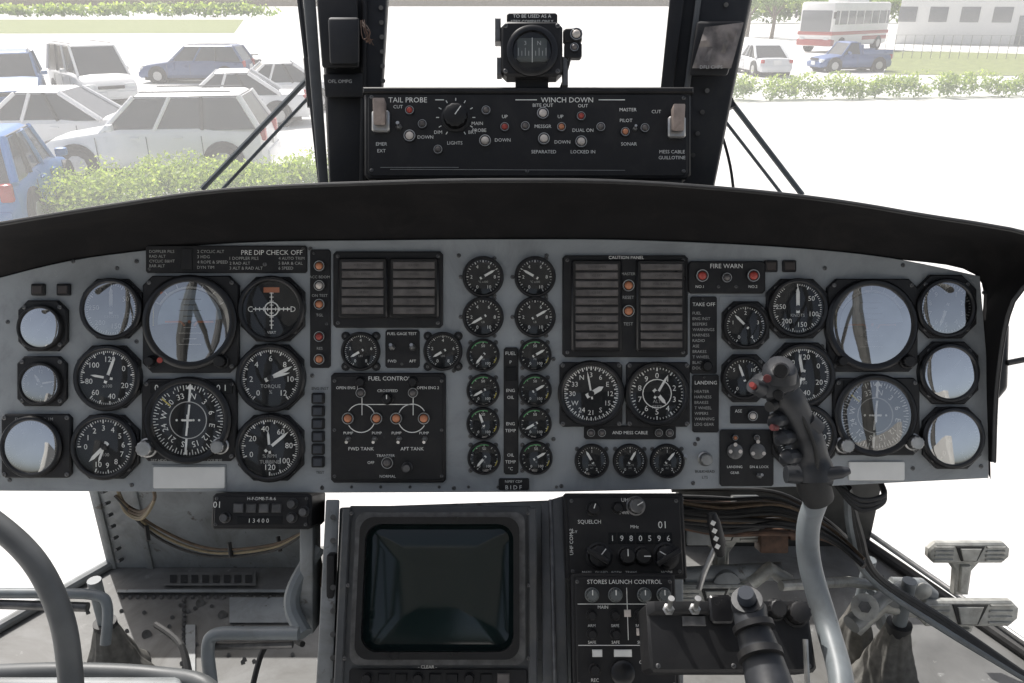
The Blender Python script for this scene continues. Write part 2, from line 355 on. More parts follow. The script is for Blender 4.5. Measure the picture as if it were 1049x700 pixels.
b=B('fuel_control_panel',PF);b.rect(340,382,457,494,0,5,BLK,1.4,3);b.rect(343,385,454,491,5,6,BLK,.6,3)
b.text('FUEL CONTROL',400,387.5,6,WHT,6.3)
for x in(371,424):b.knob(x,391,6,4.5,6);b.lamp(x,402,6,3.5,CAP);b.text('OPEN ENG 1' if x<400 else 'OPEN ENG 2',x-14 if x<400 else x+15,397,4,WHT,6.3)
b.knob(398,408,6,5,7,ang=0);b.text('CROSSFEED',398,400,4,WHT,6.3)
for x in(358,387,407,435):b.lamp(x,428,6,4.2,AMB);b.text('PUMP',x,443,4,WHT,6.3)
b.text('FWD TANK',371,459,5,WHT,6.3);b.text('AFT TANK',423,459,5,WHT,6.3)
for x in(358,385,410,436):b.switch(x,449,6,-.6,.7)
b.line(372,402,372,425,.8,6.3,WHT);b.line(424,402,424,425,.8,6.3,WHT);b.line(372,414,424,414,.8,6.3,WHT)
b.arc(371,428,14,.9,-60,240,6.3,WHT);b.arc(423,428,14,.9,120,420,6.3,WHT)
b.lamp(398,473,6,4.2,CAP);b.text('TRANSFER',396,466,4,WHT,6.3);b.text('OFF',381,473,4,WHT,6.3);b.knob(418,478,6,4.5,8,SCR);b.text('NORMAL',398,487,4,WHT,6.3)
for s in((344,390),(453,390),(344,487),(453,487),(344,440),(453,440)):b.screw(*s,6,1.8)
b.done()
b=B('push_button_bank',PF)
for i,y in enumerate((408,421,434,447,460,473)):b.rect(320,y-5.5,333,y+5.5,0,5,BLK,1.2,1);b.rect(322,y-4,331,y+4,5,6,mat('button_slate',(.05,.055,.065),.35),.6)
b.text('ENG INST',328,398,4,BLK,.5);b.text('TEST',328,484,4,BLK,.5);b.done()
names=['engine_temperature_gauge','oil_pressure_gauge','oil_temperature_gauge','hydraulic_pressure_gauge','transmission_pressure_gauge','transmission_temperature_gauge']
for i,(yy,r) in enumerate(((284,18),(325,18),(364,14.5),(400,14.5),(434,14.5),(469,14.5))):
    for k,x in enumerate((495,548)):
        b=gauge(names[i],x+(1 if i==5 else 0),yy,r,None,nums=N(0,2,4,6,8,10) if i<2 else N(0,50,100),maj=10 if i<2 else 8,mnr=3 if i<2 else 2,ptr=((random.choice([-140,-120,-60,-20,60]),.8,2),),label=['°C x100','LB','PSI','°C','PSI','°C'][i],
            arcs=() if i<2 else ((-60,20,GRN),(100,125,YEL)))
        if i>=2:
            b.screw(x-13,yy-13,0,2.4);b.screw(x+13,yy-13,0,2.4);b.screw(x-13,yy+13,0,2.4)
        else:
            for q in range(3):
                a=radians(60+120*q);b.screw(x+23*cos(a),yy-22*sin(a),0,2.2)
        b.done()
b=B('engine_label_strip',PF);b.rect(516,356,531,486,0,1.5,BLK,.5,2);b.text('FUEL',523,362,5,WHT,1.8)
for y,t in((371,'P'),(400,'ENG'),(407,'OIL'),(434,'ENG'),(441,'TEMP'),(466,'OIL'),(473,'TEMP'),(480,'°C')):b.text(t,523,y,4.6,WHT,1.8)
b.rect(518,376,529,390,1.5,3,FACE,.4)
b.done()
g=gauge('compass_indicator',605,403,29,(573,371,637,437),.05,nums=['N','3','6','E','12','15','S','21','24','W','30','33'],a0=-30,a1=330,maj=36,mnr=2,ns=7,ptr=((-10,.8,1.5),(60,.5,4)));g.done()
g=gauge('vertical_speed_indicator',672,403,28,(641,371,706,437),.05,nums=N(0,1,2,3,4,5,6,7,8,9),a0=0,a1=360,maj=10,ptr=((30,.8,2),(140,.5,3)),ns=8,label='ALT|FEET');g.arc(672,403,14,1,0,360,6.2,WHT);g.done()
b=B('cable_light_strip',PF);b.rect(598,436,692,450,0,2.5,BLK,.7,2);b.text('AND MESS CABLE',645,443,4.6,WHT,2.8)
for x in(605,616,674,685):b.lamp(x,443,2.5,2.8,CAP)
b.done()
for i,x in enumerate((606,645,683)):
    b=gauge(['voltmeter','ammeter','frequency_meter'][i],x,472,15,None,nums=N(0,1,2),maj=6,ptr=(((-30,30,40)[i],.8,2),),label='VOLTS|AC');b.screw(x-15,460,0,2.3);b.screw(x+15,460,0,2.3);b.done()
b=B('fire_warning_panel',PF);b.rect(704,268,783,301,0,4,BLK,1.2,3);b.text('FIRE WARN',743,273,6.5,WHT,4.3);b.lamp(718,283,4,4.4,RED);b.lamp(770,283,4,4.4,RED);b.lamp(743,285,4,3.4,CAP);b.text('NO.1',716,294,4,WHT,4.3);b.text('NO.2',770,294,4,WHT,4.3);b.screw(753,294,4,1.8);b.screw(735,294,4,1.8);b.done()
def chk(x0,y0,x1,y1,t,L):
    b=B('checklist_placard',PF);b.rect(x0,y0,x1,y1,0,2,BLK,.6,1.5);b.text(t,(x0+x1)/2,y0+8,5.2,WHT,2.3)
    for i,s in enumerate(L):b.text(s,x0+2,y0+17+i*5.6,4.2,DIM,2.3,'L')
    b.screw(x0+12,y0+ 2.5,2,1.2);b.done()
chk(707,304,734,383,'TAKE OFF',['FUEL','ENG INST','BEEPERS','WARNINGS','HARNESS','RADIO','ASE','BRAKES','T WHEEL','BLADES','DOORS'])
chk(709,384,736,443,'LANDING',['HEATER','HARNESS','BRAKES','T WHEEL','WIPERS','WARNING','LDG GEAR'])
b=B('trim_light_strip',PF);b.rect(737,304,786,312,0,1,GREY,.3);b.screw(722,316,0,1);b.knob(723,375,2,5,7);b.done()
gauge('rotor_brake_gauge',762,334,20,(739,309,787,358),.24,nums=N(0,1,2,3,4),maj=8,ptr=((-45,.8,2),)).done()
gauge('oil_quantity_gauge',760,387,19,(739,363,785,412),.24,nums=N(0,5,10,15),maj=6,ptr=((-20,.8,2),)).done()
b=B('landing_gear_panel',PF);b.rect(748,416,788,434,0,1.5,BLK,.5,1);b.text('ASE',756,421,4.5,WHT,1.8);b.lamp(770,426,1.5,3.5,WLN)
b.rect(737,440,792,498,0,2,BLK,.6,2);b.lathe(752,462,[(8,2),(8,4),(5,5)],SCR,20);b.lathe(775,462,[(8,2),(8,4),(5,5)],SCR,20)
for (x,y) in((747,462),(757,462),(752,455),(775,452),(770,464),(781,464)):b.disc(x,y,2.0,5.3,WLN,10)
b.lamp(752,448,2,2,AMB);b.lamp(774,448,2,2,CAP)
b.text('LANDING',752,478,3.6,WHT,2.3);b.text('DN & LOCK',777,478,3.6,WHT,2.3);b.text('GEAR',752,484,3.6,WHT,2.3);b.switch(777,487,2,.6,.7);b.done()
b=B('selector_switch',PF);b.knob(722,470,0,6,10,MET);b.text('BULKHEAD',722,483,4,BLK,.5);b.text('LTS',722,489,4,BLK,.5);b.switch(700,470,0,1,.8);b.done()
gauge('airspeed_indicator',815,316,26,(784,286,846,347),.24,nums=N(0,50,100,150,200,250),a0=0,a1=330,maj=12,label='KNOTS',ptr=((0,.85,3),)).done()
gauge('rotor_tachometer',820,384,28,(789,351,852,416),.24,nums=['80','100','120','0','20','40','60'],a0=-100,a1=220,maj=14,ptr=((-10,.8,2.5),(200,.6,2)),label='x100').done()
gauge('torque_gauge',822,446,28,(790,418,854,481),.24,nums=N(0,2,4,6,8,10,12),a0=-140,a1=140,ptr=((225,.75,3),(200,.6,2)),label='TORQUE').done()
g=gauge('attitude_indicator',890,333,40,(846,286,938,381),.1,kind='att',gl=glass('very_bright_cover_glass',.78));g.knob(859,370,5,5,8);g.knob(926,370,5,6,9);g.done()
g=gauge('horizontal_situation_indicator',894,425,36,(852,387,940,466),.08,kind='hsi',gl=glass('semi_coated_cover_glass',.38));g.knob(862,455,5,7,12,MET);g.knob(932,452,5,7,12,MET);g.rect(862,390,882,400,5,6,FACE,.4);g.text('0  0',872,395,8,WHT,6.4);g.done()
gauge('barometric_altimeter',966,316,26,(936,282,998,347),.24,nums=N(0,1,2,3,4,5,6,7,8,9),a0=0,a1=360,maj=10,ptr=((200,.8,2.5),),gl=GLA).done()
gauge('vertical_speed_indicator',969,382,26,(940,350,1000,414),.24,nums=N(0,1,2,3,4),maj=8,gl=GL3).done()
gauge('radar_altimeter',973,448,27,(944,417,1003,480),.24,nums=N(0,1,2,3,4),maj=8,gl=GL3).done()
b=B('blank_placard',PF);b.rect(156,476,232,503,0,1,GREY,.3);b.rect(158,478,231,500,1,2.5,PLAC,.5,1);b.done()
b=B('blank_placard',PF);b.rect(869,473,926,492,0,2,PLAC,.5,1);b.done()
b=B('label_plate',PF);b.rect(511,490,542,502,0,2,BLK,.5,1);b.text('NIPBY CDF',526,493,3.6,WHT,2.3);b.text('B I D F',526,499,6,WHT,2.3);b.done()
# ================= GLARESHIELD
b=B('glareshield')
lo=[(-30,292),(8,283),(90,264),(240,249),(400,246),(524,245),(650,246),(800,253),(910,264),(1002,281),(1009,340),(1013,420),(1015,492)]
hi=[(-60,240),(-10,232),(100,214),(230,196),(400,188),(524,186),(650,188),(800,200),(930,219),(1085,252),(1040,310),(1024,390),(1020,475)]
dh=[1.03,1.03,1.03,1.03,1.03,1.03,1.03,1.03,1.04,1.06,1.10,1.13,1.15]
lo=cr([C(x,y,D0+.004) for x,y in lo],5)
hi=[C(x,y,d) for (x,y),d in zip(hi,dh)];hi=cr(hi,5)
n=len(lo);cols=[]
for i in range(n):
    a,c=lo[i],hi[i];row=[]
    for k in range(7):
        t=k/6;p=a.lerp(c,t);p=p+Vector((0,.02*sin(pi*t),0.012*sin(pi*t)));row.append(p)
    row+= [c+Vector((0,.004,.003)),c+Vector((0,.010,.001))]
    for k in range(6,-1,-1):
        t=k/6;p=a.lerp(c,t);row.append(p+Vector((0,.02*sin(pi*t)+.008,.012*sin(pi*t)+.0)))
    cols.append(row)
m_=len(cols[0]);vs=[p for r in cols for p in r];fs=[]
for i in range(n-1):
    for k in range(m_-1):fs.append([i*m_+k,i*m_+k+1,(i+1)*m_+k+1,(i+1)*m_+k])
b.add(vs,fs,BLKM)
b.tube3([p+Vector((0,.004,.002)) for p in hi],.003,mat('lip_trim_rubber',(.06,.06,.06),.5),8)
b.done()
# ================= WINCH CONTROL BOX
f=fm(524.5,350,1.10);b=B('winch_control_box',f)
b.rect(373,92,708,184,-70,0,BLK,2,5);b.rect(377,97,704,181,0,1.5,BLK,.8,4)
b.rect(372,90,710,96,-70,3,BLK,1.5);b.rect(384,183,700,188,-60,-3,BLK,1)
b.text('TAIL PROBE',418,103,7.5,WHT,1.9);b.text('WINCH DOWN',581,103,7.5,WHT,1.9)
b.line(385,103,392,103,.9,1.9,WHT);b.line(385,103,385,112,.9,1.9,WHT);b.line(446,103,455,103,.9,1.9,WHT)
b.line(528,103,550,103,.9,1.9,WHT);b.line(613,103,640,103,.9,1.9,WHT)
def guard(x,y):
    b.rect(x-9,y-9,x+9,y+13,1.5,8,MET,1.5,2);b.hexa([b.p(x-6,y-16,6),b.p(x+6,y-16,6),b.p(x+6,y+6,8),b.p(x-6,y+6,8),b.p(x-6,y-18,20),b.p(x+6,y-18,20),b.p(x+6,y+8,14),b.p(x-6,y+8,14)],mat('guard_cover_metal',(.34,.28,.25),.45,.3,.25,50,dirt=((.12,.09,.08),.5)),1.2)
guard(391,124);guard(692,130)
for t,x,y in(('CUT',408,110),('EMER',391,148),('EXT',391,155),('LIGHTS',466,147),('DIM',449,136),('BRT',484,136),('UP',517,120),('MAIN',489,127),('PROBE',491,134),('DOWN',515,144),('DOWN',436,141),('MESSGR',556,130),('BITE OUT',556,108.5),('OUT',597,109),('UP',574,120),('DOWN',576,146),('DUAL ON',597,134),('MASTER',643,113),('PILOT',641,124),('SONAR',644,148),('SEPARATED',557,156),('LOCKED IN',597,156),('MESS CABLE',688,156),('GUILLOTINE',688,162),('CUT',672,115)):
    b.text(t,x,y,4.9,WHT,1.9)
b.knob(467,121,1.5,12,12,BLK,35)
for i in range(11):
    a=radians(-150+30*i);b.line(467+17*sin(a),121-17*cos(a),467+20*sin(a),121-20*cos(a),.9,1.9,WHT)
for x,y,mm in((420,114,RED),(420,140,WLN),(433,128,CAP),(498,114,CAP),(517,131,RED),(497,145,WLN),(556,117,WLN),(575,131,AMB),(557,143,WLN),(595,120,RED),(595,146,WLN),(538,130,CAP),(615,131,CAP),(640,136,AMB),(660,132,CAP),(449,154,CAP)):b.lamp(x,y,1.5,4.2 if mm is WLN else 3.1,mm)
b.switch(650,133,1.5,.5,.6);b.switch(409,131,1.5,.4,.8)
for s in((381,100),(700,101),(381,175),(700,176),(540,176)):b.screw(*s,1.5,2)
b.line(390,172,470,172,.4,1.9,DIM);b.line(400,174,640,175,.4,1.9,DIM)
b.done()
# ================= STANDBY COMPASS
f=fm(524.5,350,1.10);b=B('standby_compass',f)
b.rect(513,24,576,80,-14,6,BLK,2.5,6);b.rect(519,14,571,27,-8,2,BLK,1,2);b.text('TO BE USED AS A',545,17.5,5,WHT,2.3);b.text('STBY COMPASS ONLY',545,23,4.4,WHT,2.3)
b.lathe(545,55,[(26,5.8),(26,9),(23,11),(20,11),(19,6.5)],BLKG,40,False);b.disc(545,55,19.5,6.6,FACE,40)
b.rect(530,42,560,66,6.8,7.4,mat('compass_card',(.06,.068,.06),.4),0,2)
for i in range(9):b.line(531+i*3.5,60,531+i*3.5,55 if i%2 else 52,.6,7.7,DIM)
b.text('3',538,47,6,DIM,7.7);b.text('N',552,47,6,DIM,7.7);b.line(545,42,545,67,.6,8.5,WHT)
b.lathe(545,55,[(20,9),(14,10.5),(5,11.2)],GL1,32)
for s in((518,29),(571,29),(518,75),(571,75)):b.screw(*s,6,2.4)
b.rect(507,20,513,44,-10,4,SCR,1);b.rect(509,60,514,78,-10,4,SCR,1)
b.rect(577,30,596,44,-6,3,BLK,1.2,2);b.lamp(590,37,3,4.4,WLN);b.rect(578,44,596,60,-6,2,BLK,1,2);b.lamp(588,50,2,3.0,CAP);b.rect(576,58,582,88,-8,0,SCR,1);b.tube3([b.p(584,60,0),b.p(580,75,-3),b.p(574,90,-10)],1.3,CABK,8)
b.rect(528,79,562,97,-14,-6,BLK,1);b.done()
# ================= WINDSHIELD POSTS
def beam(name,px,dd,dn,m0):
    b=B(name);(a0,a1),(c0,c1)=px
    b.hexa([C(a0,-90,dd),C(a1,-90,dd),C(a1+3,-90,dn),C(a0-3,-90,dn),C(c0,210,dd),C(c1,210,dd),C(c1,210,dn),C(c0,210,dn)],m0,.006)
    return b
POST=mat('post_grey_black_paint',(.020,.021,.024),.55,0,.35,12,.1,wear=((.09,.09,.09),.69),spec=.35,dirt=((.04,.038,.035),.5))
b=beam('windshield_post',((327,401),(338,386)),1.20,1.27,POST)
b.hexa([C(303,-90,1.27),C(317,-90,1.27),C(317,-90,1.30),C(303,-90,1.30),C(328,205,1.27),C(338,205,1.27),C(338,205,1.3),C(328,205,1.3)],TUBD,.003)
b.hexa([C(371,-90,1.185),C(377,-90,1.185),C(377,-90,1.2),C(371,-90,1.2),C(368,205,1.185),C(374,205,1.185),C(374,205,1.2),C(368,205,1.2)],BLK,.003)
for y in range(8,90,15):
    for x in(341,360,390):b.tube3([C(x+(y*.03),y,1.2),C(x+(y*.03),y,1.194)],.0035,SCR,10)
b.hexa([C(324,-5,1.17),C(366,-5,1.17),C(366,-5,1.2),C(324,-5,1.2),C(330,70,1.17),C(368,70,1.17),C(368,70,1.2),C(330,70,1.2)],BLK,.004)
b.hexa([C(336,18,1.155),C(368,18,1.155),C(368,18,1.17),C(336,18,1.17),C(338,66,1.155),C(368,66,1.155),C(368,66,1.17),C(338,66,1.17)],POST,.004)
b.hexa([C(331,75,1.18),C(372,75,1.18),C(372,75,1.2),C(331,75,1.2),C(333,100,1.18),C(372,100,1.18),C(372,100,1.2),C(333,100,1.2)],BLK,.003)
for k in range(8):b.tube3(cr([C(372+random.uniform(-3,3),24+random.uniform(-4,4),1.15),C(376+random.uniform(-5,7),34+random.uniform(-6,6),1.145),C(376+random.uniform(-4,8),44+random.uniform(-4,3),1.15)],4),.0006,COPP,5)
b.done()
b=beam('windshield_post',((700,786),(668,728)),1.20,1.27,POST)
b.hexa([C(724,-90,1.185),C(730,-90,1.185),C(730,-90,1.2),C(724,-90,1.2),C(686,205,1.185),C(692,205,1.185),C(692,205,1.2),C(686,205,1.2)],TUBD,.002)
b.hexa([C(695,-90,1.18),C(712,-90,1.18),C(712,-90,1.2),C(695,-90,1.2),C(665,205,1.18),C(676,205,1.18),C(676,205,1.2),C(665,205,1.2)],BLK,.003)
b.hexa([C(714,22,1.16),C(762,22,1.16),C(762,22,1.18),C(714,22,1.18),C(706,78,1.16),C(745,78,1.16),C(745,78,1.18),C(706,78,1.18)],BLK,.004)
cardm=mat('clear_plastic_card',(.22,.195,.18),.2,0,.6,30,.8)
nx,ny=9,7;vs=[];fs=[]
for j in range(ny):
    for i in range(nx):
        u,v=i/(nx-1),j/(ny-1);vs.append(C(722+u*40-v*13,28+v*42-u*5*(1-v),1.152+random.uniform(-.004,.004)))
for j in range(ny-1):
    for i in range(nx-1):fs.append([j*nx+i,j*nx+i+1,(j+1)*nx+i+1,(j+1)*nx+i])
b.add(vs,fs,cardm)
for y in range(5,180,22):b.tube3([C(745-y*.22,y,1.2),C(745-y*.22,y,1.194)],.0035,SCR,10)
b.done()
f=fm(524.5,350,1.150);b=B('post_label',f);b.text('OFL OMPG',350,86,5,DIM,8);b.done()
b=B('post_label',f);b.text('DFLI CHPS',724,75,5,DIM,18);b.done()
b=B('windshield_wiper')
for a,c,r in(((322,74),(207,194),.005),((318,98),(228,194),.003)):b.tube3([C(*a,1.35),C(*c,1.35)],r,TUB,8)
b.tube3([C(300,-60,1.33),C(318,90,1.33),C(330,200,1.33)],.005,POST,8);b.tube3([C(318,60,1.33),C(322,110,1.34)],.012,BLK,8);b.done()
b=B('windshield_wiper')
for a,c,r in(((744,98),(822,200),.005),((738,118),(800,198),.003)):b.tube3([C(*a,1.35),C(*c,1.35)],r,TUB,8)
b.tube3([C(738,90,1.34),C(748,112,1.34)],.012,BLK,8)
b.tube3(cr([C(734,130,1.3),C(740,140,1.3),C(748,170,1.3),C(752,200,1.3)],4),.0025,CABK,8);b.done()
b=B('windshield_glass');WG=glass('glare_haze_windscreen',.24,(1,1,1),True,4)  # translucent white mixed into the pane imitates overexposed glare over the outside view
for a,c in((-420,325),(325,745),(745,1500)):b.add([C(a,-140,1.38),C(c,-140,1.38),C(c,278,1.38),C(a,278,1.38)],[[0,1,2,3]],WG)
b.done()
# ================= COCKPIT FLOOR AND WALLS
b=B('cockpit_floor')
pts=[FLR(112,578),FLR(0,642),FLR(-420,900),FLR(400,1600),FLR(1500,1000),FLR(1049,668),FLR(880,552),FLR(700,548),FLR(320,560)]
n=len(pts);dn=M.to_3x3().inverted()@Vector((0,0,-1));b.add(pts+[p+dn*.03 for p in pts],[list(range(n)),list(range(n,2*n))]+[[i,(i+1)%n,n+(i+1)%n,n+i] for i in range(n)],FLOORM)
def fplate(x0,y0,x1,y1,m,up=.006):
    q=[(x0,y0),(x1,y0),(x1,y1),(x0,y1)];t=[FLR(*p,up) for p in q];l=[FLR(*p,0) for p in q]
    b.add(l+t,[[4,5,6,7],[0,1,5,4],[1,2,6,5],[2,3,7,6],[3,0,4,7]],m)
fplate(168,586,262,600,FLOORM,.008)
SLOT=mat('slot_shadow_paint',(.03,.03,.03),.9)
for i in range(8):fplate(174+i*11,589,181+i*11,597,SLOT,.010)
fplate(120,604,310,607,GREY2,.01);fplate(190,640,200,700,GREY2,.006);fplate(235,612,300,638,GREY2,.005)
for i in range(80):
    x,y=random.uniform(40,310),random.uniform(610,700)
    if i<24:x,y=(125+i*8,612)
    elif i<44:x,y=(188,615+(i-24)*5)
    b.tube3([FLR(x,y,0),FLR(x,y,.008 if 24<=i<44 else .004)],.004,SCR,8)
for x,y in((205,618),(228,630),(150,650)):b.tube3([FLR(x,y,0),FLR(x,y,.006)],.009,SCR,14)
for i in range(26):
    x=880+i*8;b.tube3([FLR(x,575+i*5.4,0),FLR(x,575+i*5.4,.004)],.004,SCR,8)
b.done()
UPV=-dn
b=B('forward_bulkhead')
def wall(x0,x1,y,h,th,m):
    a,c=FLR(x0,y),FLR(x1,y);c=Vector((c.x,a.y,a.z));fw=M.to_3x3().inverted()@Vector((0,1,0))
    b.hexa([a,c,c+fw*th,a+fw*th,a+UPV*h,c+UPV*h,c+UPV*h+fw*th,a+UPV*h+fw*th],m,.002);return a,c
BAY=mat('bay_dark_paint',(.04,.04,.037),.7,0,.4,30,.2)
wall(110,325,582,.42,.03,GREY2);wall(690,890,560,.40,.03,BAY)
for x in(112,150,318):wall(x,x+7,583.5,.4,.01,GREY2)
for i in range(12):
    p=FLR(128,584)+UPV*(.03+.03*i);b.tube3([p,p+Vector((0,-.02,0))],.004,SCR,8)
b.done()
b=B('door_sill_rail')
b.tube3([FLR(112,578,.01),FLR(0,642,.01),FLR(-300,815,.01)],.012,GREY2,10);b.tube3([FLR(880,552,.01),FLR(1049,668,.01),FLR(1300,850,.01)],.012,CABK,10)
b.tube3([FLR(888,545,.03),FLR(1060,665,.03),FLR(1300,830,.03)],.006,MET,10);b.done()
# cabin shell aft of the windscreen (seen in dial reflections)
LIN=mat('cabin_lining',(.30,.30,.29),.8,0,.1,4);LIN2=mat('dark_quilted_lining',(.06,.062,.065),.9,0,.2,6);b=B('cabin_shell',None,True)
b.box((0,-1.15,3.66),(2.1,2.2,.05),LIN,.01)
for s in(-1,1):
    b.tube3([(s*1.03,.52,3.0),(s*1.03,.10,3.66)],.035,BAY,10);b.tube3([(s*1.05,-.22,2.5),(s*1.03,-.10,3.66)],.04,BAY,10);b.tube3([(s*1.05,-.95,1.9),(s*1.03,-.95,3.66)],.05,LIN2,10)
    b.tube3([(s*1.03,.1,3.66),(s*1.03,-2.2,3.66)],.05,LIN2,10)
    b.box((s*1.06,-.75,2.3),(.05,1.9,.75),LIN,.01)
    b.tube3([(s*1.04,-.2,3.3),(s*1.04,-.95,3.1)],.02,BAY,8)
    b.box((s*.65,-2.2,2.75),(.8,.05,1.8),LIN2,.01)
b.done()
f=fm(267,523,1.15,radians(-8));b=B('radio_control_panel',f);b.rect(217,506,319,542,-60,0,BLK,1.5,3);b.rect(220,509,316,539,0,1.5,BLK,.8,2)
b.text('01',223,517,9,WHT,1.9);b.text('H-F-DME-T-R-6',268,511,4.5,WHT,1.9)
for x in(245,258,271,284):b.rect(x-5,516,x+5,525,1.5,4,SCR,1)
for x,y in((232,530),(300,516),(300,530),(312,524)):b.knob(x,y,1.5,4.5,7,SCR)
b.rect(244,529,290,537,1.5,2.2,FACE,.3);b.text('1 3 4 0 0',266,533,6,WHT,2.6)
for s in((222,511),(314,511),(222,537),(314,537)):b.screw(*s,1.5,1.8)
b.done()
b=B('wiring_loom');YC=mat('tan_cable',(.22,.18,.11),.6)
for k in range(6):
    o=random.uniform(-4,4);b.tube3(cr([C(120,500,1.3),C(128,520+o,1.32),C(145,528+o,1.3),C(158,512,1.25),C(156,498,1.2)],6),.0028,CABL if k%2 else YC,8)
for k in range(3):b.tube3(cr([C(118,508,1.3),C(160,540+k*5,1.35),C(215,562+k*4,1.35),C(280,558+k*3,1.3),C(320,540,1.25)],6),.0025,(CABL,YC,CABK)[k],8)
b.tube3(cr([C(320,505,1.25),C(322,560,1.25),C(330,600,1.22)],6),.008,CABL,8)
for q in((150,545),(235,562),(285,556)):b.tube3([C(q[0],q[1]-6,1.34),C(q[0]+2,q[1]+9,1.33)],.004,CABK,8)
b.done()
b=B('wiring_loom')
for k in range(30):
    o=random.uniform(-18,18);mm=random.choice([CABK,CABL,COPP,CABK,CABK]);dd=random.uniform(1.3,1.5)
    b.tube3(cr([C(688,520+o,dd),C(740,526+o*1.1+random.uniform(-5,5),dd),C(800,524+o+random.uniform(-5,5),dd),C(850,545+o*.5,dd),C(885,575+o*.3,dd-.05)],6),random.uniform(.0025,.006),mm,8)
for k in range(3):b.tube3(cr([C(868,500,1.25),C(872+k*4,545,1.3),C(890+k*4,590,1.35),C(960+k*4,640-k*2,1.35),C(1060,700,1.3)],6),.007,CABK if k else TUB,8)
for k in range(3):b.tube3(cr([C(855,495,1.2),C(880,512+k*5,1.18),C(905,508+k*3,1.18),C(902,494,1.2)],6),.004,CABK,8)
for x,y in((715,545),(765,520),(820,540),(790,553)):b.box(C(x,y,1.42),(.05,.04,.04),random.choice([GREY2,COPP]),.004)
b.done()
b=B('mirror_arm')
b.tube3([C(1029,300,1.6),C(1026,340,1.6)],.006,BLK,8);b.hexa([C(1022,338,1.6),C(1033,332,1.6),C(1034,332,1.66),C(1023,338,1.66),C(1021,410,1.6),C(1031,398,1.6),C(1032,398,1.66),C(1022,410,1.66)],BLK,.006);b.tube3([C(1032,372,1.6),C(1062,366,1.6)],.006,CABK,8);b.done()
# ================= CONSOLE
b=B('centre_pedestal')
b.hexa([C(334,512,1.15),C(348,512,1.15),C(348,512,1.5),C(334,512,1.5),C(308,1000,.98),C(330,1000,.98),C(330,1000,1.35),C(308,1000,1.35)],GREY2,.003)
b.hexa([C(348,520,1.19),C(700,508,1.19),C(700,508,1.5),C(348,520,1.5),C(330,1000,1.08),C(700,1000,1.08),C(700,1000,1.4),C(330,1000,1.4)],GREY2,.004)
b.tube3(cr([C(326,560,1.2),C(303,600,1.18),C(300,625,1.17),C(312,650,1.15)],6),.012,TUB,10)
b.box(C(318,590,1.2),(.02,.05,.16),GREY2,.003);b.box(C(340,640,1.12),(.012,.02,.2),BLK,.003)
for y in range(530,700,24):b.tube3([C(341,y,1.15-(y-512)*.00035),C(341,y,1.14-(y-512)*.00035)],.004,SCR,8)
b.done()
tl=radians(-14)
f=fm(448,610,1.09,tl);b=B('radar_display',f)
BZ=mat('display_bezel_paint',(.065,.069,.073),.5,0,.25,20,.05,wear=((.2,.2,.2),.66),dirt=((.12,.115,.10),.48))
b.rect(352,520,546,760,-30,0,BZ,1.5,3);b.rect(347,522,356,760,-20,5,BZ,1.5);b.rect(541,522,550,760,-20,5,BZ,1.5)
b.rect(366,530,534,672,0,3,BLK,1.2,6)
def rr(x0,y0,x1,y1,c,n=6):
    o=[]
    for cx,cy,a in((x1-c,y0+c,-90),(x1-c,y1-c,0),(x0+c,y1-c,90),(x0+c,y0+c,180)):
        for i in range(n+1):
            t=radians(a+90*i/n);o.append((cx+c*cos(t),cy+c*sin(t)))
    return o
def frame(o,i,h0,h1,m):
    n=len(o);vs=[b.p(x,y,h0) for x,y in o]+[b.p(x,y,h1) for x,y in o]+[b.p(x,y,h1) for x,y in i]+[b.p(x,y,h0) for x,y in i]
    b.add(vs,[[k*n+j,k*n+(j+1)%n,(k+1)*n+(j+1)%n,(k+1)*n+j] for k in range(3) for j in range(n)],m)
frame(rr(368,532,532,670,14),rr(374,539,526,663,16),3,14,BLKG)
o_=rr(373,538,527,664,16);vs=[];nn_=len(o_)
KK=((1,3.4),(.9,5.6),(.8,7.4),(.65,9.4),(.5,10.8),(.35,11.8),(.2,12.3))
for k,(s_,hh) in enumerate(KK):
    for x,y in o_:vs.append(b.p(450+(x-450)*s_,601+(y-601)*s_,hh))
b.add(vs,[[k*nn_+j,k*nn_+(j+1)%nn_,(k+1)*nn_+(j+1)%nn_,(k+1)*nn_+j] for k in range(len(KK)-1) for j in range(nn_)]+[[(len(KK)-1)*nn_+j for j in range(nn_)]],CRT)
frame(rr(362,527,538,676,10),rr(368,532,532,670,14),0,6,SCR)
b.rect(362,680,540,760,0,3,BLK,1,2)
for i,x in enumerate(range(380,530,17)):
    b.rect(x-6,684,x+6,694,3,5,BLKG if i<8 else CAP,1) if i%3 else b.knob(x,689,3,5,6)
for x in(380,400,425,450,475,500,522):b.text('SET',x,698,4,WHT,3.3)
b.text('- CLEAR -',440,678,4.5,WHT,3.4)
for x,y in((357,528),(541,528),(357,600),(541,600),(357,670),(541,670)):b.screw(x,y,5,2)
b.done()
f=fm(645,550,1.12,tl);b=B('radio_control_panel',f)
b.rect(578,506,702,592,-25,0,BLK,1.5,2);b.rect(582,510,698,588,0,2,BLK,1,2)
b.text('UHF REC',648,513,5.5,WHT,2.4);b.text('SQUELCH',604,535,5.5,WHT,2.4);b.text('PWR',640,526,4.5,WHT,2.4);b.text('MHz',650,540,4.5,WHT,2.4);b.text('01',679,538,10,WHT,2.4);b.text('X-Y',588,545,4,WHT,2.4)
for i,c in enumerate('1980596'):
    b.rect(627+i*9.5-4,546,627+i*9.5+4,557,2,3,FACE,.4);b.text(c,627+i*9.5,551.5,8,WHT,3.4)
b.knob(608,522,2,6,10,ang=20);b.knob(652,519,2,8,12,SCR,60);b.knob(633,521,2,5,8)
